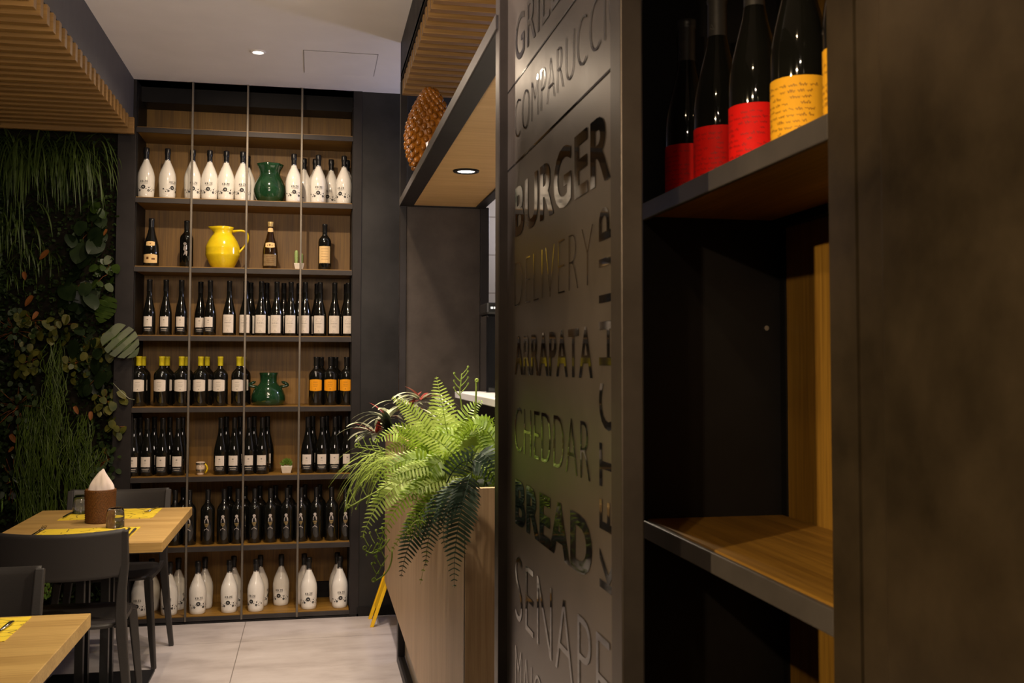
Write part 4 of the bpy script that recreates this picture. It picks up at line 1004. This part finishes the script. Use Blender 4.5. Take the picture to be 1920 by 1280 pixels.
# striped and red leaved plants at the back left of the trough
rp = thing('bromeliad', 'red-centred plant with silvery striped leaves behind the fern', 'potted plant', (XC + .08, 3.7, ZT))
ms, mr = MB(), MB()
for cxp, cyp, yy in ((768, 765, 3.6), (727, 785, 3.7), (705, 815, 3.5), (790, 750, 3.6)):
    c = FP(cxp, cyp, yy)
    for k in range(15):
        a = rf.uniform(0, 6.28); d = Vector((math.cos(a), math.sin(a) * .6, rf.uniform(.1, .9))); strap(ms, c, d, rf.uniform(.08, .16), .020, 1.6, 8)
    for k in range(12):
        a = rf.uniform(0, 6.28); d = Vector((math.cos(a), math.sin(a) * .6, rf.uniform(.2, 1.1))); strap(mr, c, d, rf.uniform(.05, .10), .015, .8, 6)
part('striped_leaves', ms, 'leaf_stripe', rp); part('red_leaves', mr, 'leaf_red', rp)
pm = thing('palm_seedling', 'dark finger-leaved palm sprig at the left end of the fern', 'potted plant', (XC + .05, 3.9, ZT))
for (rx, ry) in ((735, 815),):
    mb = MB(); c = FP(rx, ry, 3.5)
    for k in range(9):
        tipp = FP(668 + k * 7, 815 - k * 7 if k < 7 else 770, 3.4); d = tipp - c + Vector((0, 0, .04)); strap(mb, c, d, d.length * 1.05, .016, .9, 10)
    part('leaf', mb, 'leaf_dark', pm)
gr = thing('spider_plant', 'thin light green arching blades at the left side of the fern', 'potted plant', (XC + .05, 3.3, ZT))
mb = MB()
for k in range(90):
    c = FP(rf.uniform(720, 760), rf.uniform(850, 880), rf.uniform(2.9, 3.3)); strap(mb, c, Vector((-1, rf.uniform(-.4, .4), rf.uniform(-.2, .8))), rf.uniform(.10, .24), .007, rf.uniform(1.5, 4), 9)
part('blades', mb, 'fern_pale', gr)

# --- living wall at the left ------------------------------------------------------------
rw = random.Random(5)
YG = 6.33; XG = -1.86
def lw(px, py, out=0.):
    """a spot on the living wall: back wall plane or left wall plane, whichever the sight line meets first"""
    a = W(px, py, Y=YG - out); b = W(px, py, X=XG + out)
    return (a, Vector((0, -1, 0))) if a.x > XG + out else (b, Vector((1, 0, 0)))
def onwall(u, z, out):
    """u metres along the plant wall, 0 at the rack, growing to the left and round the corner"""
    xr = X0 - .005
    L = xr - XG
    return (Vector((xr - u, YG - out, z)), Vector((0, -1, 0))) if u < L else (Vector((XG + out, YG - (u - L), z)), Vector((1, 0, 0)))
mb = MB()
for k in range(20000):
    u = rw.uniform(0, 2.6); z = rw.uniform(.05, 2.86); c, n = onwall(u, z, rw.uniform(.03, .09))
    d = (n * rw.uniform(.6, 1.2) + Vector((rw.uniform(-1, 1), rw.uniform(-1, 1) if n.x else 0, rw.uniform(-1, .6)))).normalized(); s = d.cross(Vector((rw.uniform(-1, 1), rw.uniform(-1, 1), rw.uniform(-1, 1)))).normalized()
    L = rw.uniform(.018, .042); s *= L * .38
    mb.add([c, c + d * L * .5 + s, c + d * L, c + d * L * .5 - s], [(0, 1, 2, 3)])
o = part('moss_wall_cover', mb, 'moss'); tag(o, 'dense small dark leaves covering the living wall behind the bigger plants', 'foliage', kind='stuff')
def grassclump(px, py, out, n, L, label, w=.011, mat='strap', spread=1.):
    c0, nv = lw(px, py, out * .3); t = thing('grass_plant', label, 'plant', tuple(c0), 'strap-leaved plants on the living wall')
    mb = MB(); tg = Vector((0, 0, 1)).cross(nv)
    for k in range(n):
        c = c0 + tg * rw.uniform(-.12, .12) * spread + Vector((0, 0, rw.uniform(-.08, .08)))
        d = nv * rw.uniform(.35, 1.0) + tg * rw.uniform(-1, 1) * spread + Vector((0, 0, rw.uniform(-.1, 1.0)))
        strap(mb, c, d, L * rw.uniform(.6, 1.1), w * rw.uniform(.6, 1.2), rw.uniform(2.5, 5.5), 12)
    part('leaves', mb, mat, t)
grassclump(20, 290, .1, 90, .52, 'wide clump of long arching grass leaves at the top left')
grassclump(75, 285, .1, 90, .50, 'clump of long arching leaves left of the narrower upper clumps')
grassclump(130, 290, .1, 80, .44, 'clump of arching grass leaves under the end of the slats')
grassclump(165, 300, .08, 45, .28, 'small grass clump nearest the rack under the slats', .006)
grassclump(15, 400, .1, 55, .36, 'grass clump below the wide clump at the left edge', .011)
grassclump(60, 470, .08, 35, .26, 'loose grass clump above the trailing string plant', .008)
grassclump(5, 510, .08, 30, .2, 'small bright grass tuft at the left edge of the view', .007, 'string')
grassclump(5, 900, .08, 24, .16, 'small bright fern tuft above the table corner', .010, 'moss_fresh')
def strings(px, py, w, L, n, label):
    c0, nv = lw(px, py, .05); t = thing('trailing_cactus', label, 'plant', tuple(c0), 'stringy trailing plants'); tg = Vector((0, 0, 1)).cross(nv); mb = MB()
    for k in range(n):
        p = c0 + tg * rw.uniform(-w, w) * .5 + nv * rw.uniform(0, .05) + Vector((0, 0, rw.uniform(-.1, .06))); LL = L * rw.uniform(.5, 1.05); pts = []; m = 12; ph = rw.uniform(0, 6); am = rw.uniform(.008, .032)
        for i in range(m + 1):
            v = i / m; pts.append(p + Vector((0, 0, -LL * v)) + tg * (am * math.sin(ph + v * rw.uniform(7, 8)) + rw.uniform(-.008, .008) + (rw.random() - .5) * .02 * v) + nv * (.06 * math.sin(min(1, v * 3) * 1.57) + .01 * math.sin(ph * 2 + v * 9)))
        mb.tube(pts, .0021, 4)
    part('stems', mb, 'string', t)
strings(112, 645, .10, .62, 34, 'thin green stems starting among the yellowish vine leaves')
strings(80, 760, .20, .80, 105, 'dense curtain of thin green stems left of the napkin')
strings(150, 790, .15, .62, 60, 'curtain of thin green stems directly behind the napkin')
strings(175, 850, .12, .40, 40, 'short curtain of thin stems beside the rack')
def vine(px, py, spread, n, L, mat, label, nm='pothos_vine'):
    c0, nv = lw(px, py, .06); t = thing(nm, label, 'plant', tuple(c0), 'vines on the living wall'); tg = Vector((0, 0, 1)).cross(nv); mb = MB(); sm = MB()
    p = c0.copy()
    for k in range(n):
        a = rw.uniform(0, 6.28); r = spread * math.sqrt(rw.random())
        c = c0 + tg * r * math.cos(a) + Vector((0, 0, r * math.sin(a) * 1.15)) + nv * rw.uniform(0, .09)
        nn = nv * rw.uniform(.5, 1) + tg * rw.uniform(-.6, .6) + Vector((0, 0, rw.uniform(0, .8))); heart(mb, c, nn, Vector((0, 0, -1)) + tg * rw.uniform(-.8, .8), L * rw.uniform(.6, 1.15))
        if k % 3 == 0: sm.tube([c, (c + c0) / 2 + nv * .02, c0 + tg * rw.uniform(-.03, .03)], .0016, 5)
    part('leaves', mb, mat, t); part('stems', sm, 'leaf_brown', t)
vine(60, 600, .09, 16, .055, 'leaf_yellow', 'yellowish vine leaves left of the trailing stems')
vine(65, 670, .10, 20, .055, 'leaf_yellow', 'yellowish vine leaves above the dense green curtain')
vine(115, 610, .09, 16, .055, 'leaf_yellow', 'vine with yellow marked leaves in the middle of the wall')
vine(145, 680, .09, 18, .055, 'leaf_yellow', 'vine with yellow marked leaves right of the trailing stems')
vine(190, 650, .08, 16, .06, 'leaf_yellow', 'yellow marked vine beside the big split leaf')
vine(205, 750, .08, 16, .055, 'leaf_yellow', 'vine leaves hanging beside the rack below the split leaf')
vine(215, 800, .06, 9, .055, 'leaf_yellow', 'few light vine leaves reaching over the edge of the rack')
vine(205, 510, .08, 14, .06, 'leaf_mid', 'green vine leaves close to the rack above the split leaf')
vine(165, 430, .13, 14, .13, 'leaf_dark', 'big dark glossy leaves below the upper grass clumps', 'philodendron')
vine(140, 540, .12, 14, .12, 'leaf_dark', 'big dark leaves in the middle of the living wall', 'philodendron')
vine(185, 390, .06, 7, .09, 'leaf_mid', 'mid green broad leaves high beside the rack', 'philodendron')
vine(165, 640, .08, 8, .10, 'leaf_dark', 'dark broad leaves just left of the split leaf', 'philodendron')
vine(190, 700, .09, 9, .10, 'leaf_dark', 'dark broad leaves just below the split leaf', 'philodendron')
vine(30, 620, .12, 60, .035, 'moss', 'small leaved dark vine at the left edge beside the yellowish leaves', 'creeping_fig')
vine(35, 760, .14, 70, .035, 'moss', 'small leaved dark vine at the left edge above the table', 'creeping_fig')
vine(200, 860, .10, 50, .035, 'moss', 'small leaved dark vine low beside the rack', 'creeping_fig')
vine(30, 900, .14, 60, .045, 'leaf_dark', 'striped dark leaves just above the table corner', 'inch_plant')
vine(88, 1105, .045, 60, .02, 'moss_fresh', 'little bright green bush seen under the chair backrest', 'creeping_fig')
# dry leaves: things one could count
for px, py, L, nm_ in ((20, 815, .06, 'larger dry orange leaf low at the left edge of the living wall'), (25, 838, .04, 'smaller dry orange leaf just below the larger one at the left edge'),
                       (60, 555, .07, 'large dry orange leaf left of the vine leaves, halfway up the living wall'), (70, 585, .05, 'small dry orange leaf just under the large one halfway up'),
                       (90, 470, .07, 'dry orange leaf below the narrow grass clumps'), (45, 510, .05, 'dry orange leaf near the left edge below the grass clumps'),
                       (140, 762, .05, 'dry orange leaf between the two stem curtains'), (170, 772, .05, 'dry orange leaf right of the stem curtains near the rack'), (200, 430, .04, 'small dry leaf high beside the rack')):
    c, nv = lw(px, py, .12); mb = MB(); heart(mb, Vector((0, 0, 0)), nv + Vector((rw.uniform(-.4, .4), 0, .3)), Vector((rw.uniform(-1, 1), 0, -1)), L, L * .5, .4)
    o = part('dry_leaf', mb, 'leaf_brown'); o.location = c
    side = 'left' if px < 50 else ('right' if px > 120 else 'middle'); hgt = 'low' if py > 700 else ('high' if py < 500 else 'halfway up')
    tag(o, nm_, 'leaf', 'dry orange leaves on the living wall')
# the big split leaf over the rack's edge
t = thing('swiss_cheese_plant', 'big glossy split leaf reaching over the left edge of the rack', 'plant', tuple(W(210, 640, Y=YS - .08)))
mb = MB(); heart(mb, W(207, 622, Y=YS - .10), Vector((.15, -1, .30)), W(262, 672, Y=YS - .10) - W(207, 622, Y=YS - .10), .20, .20, .1, 3); part('leaf', mb, 'leaf_mid', t)
part('stalk', MB().tube([W(205, 622, Y=YS - .10), W(195, 640, Y=YS - .03), W(190, 680, Y=YG - .02)], .003, 6), 'leaf_mid', t)
mb = MB(); c = W(205, 560, Y=YS - .06); heart(mb, c, Vector((-.2, -1, .3)), Vector((-.3, 0, -1)), .15, .13, .1, 4); part('leaf', mb, 'leaf_mid', t)
# small twig at the rack edge
part('twig', MB().tube([W(212, 718, Y=YS - .04), W(228, 735, Y=YS - .05), W(242, 747, Y=YS - .05), W(252, 749, Y=YS - .05)], .0016, 5), 'leaf_stripe', t)
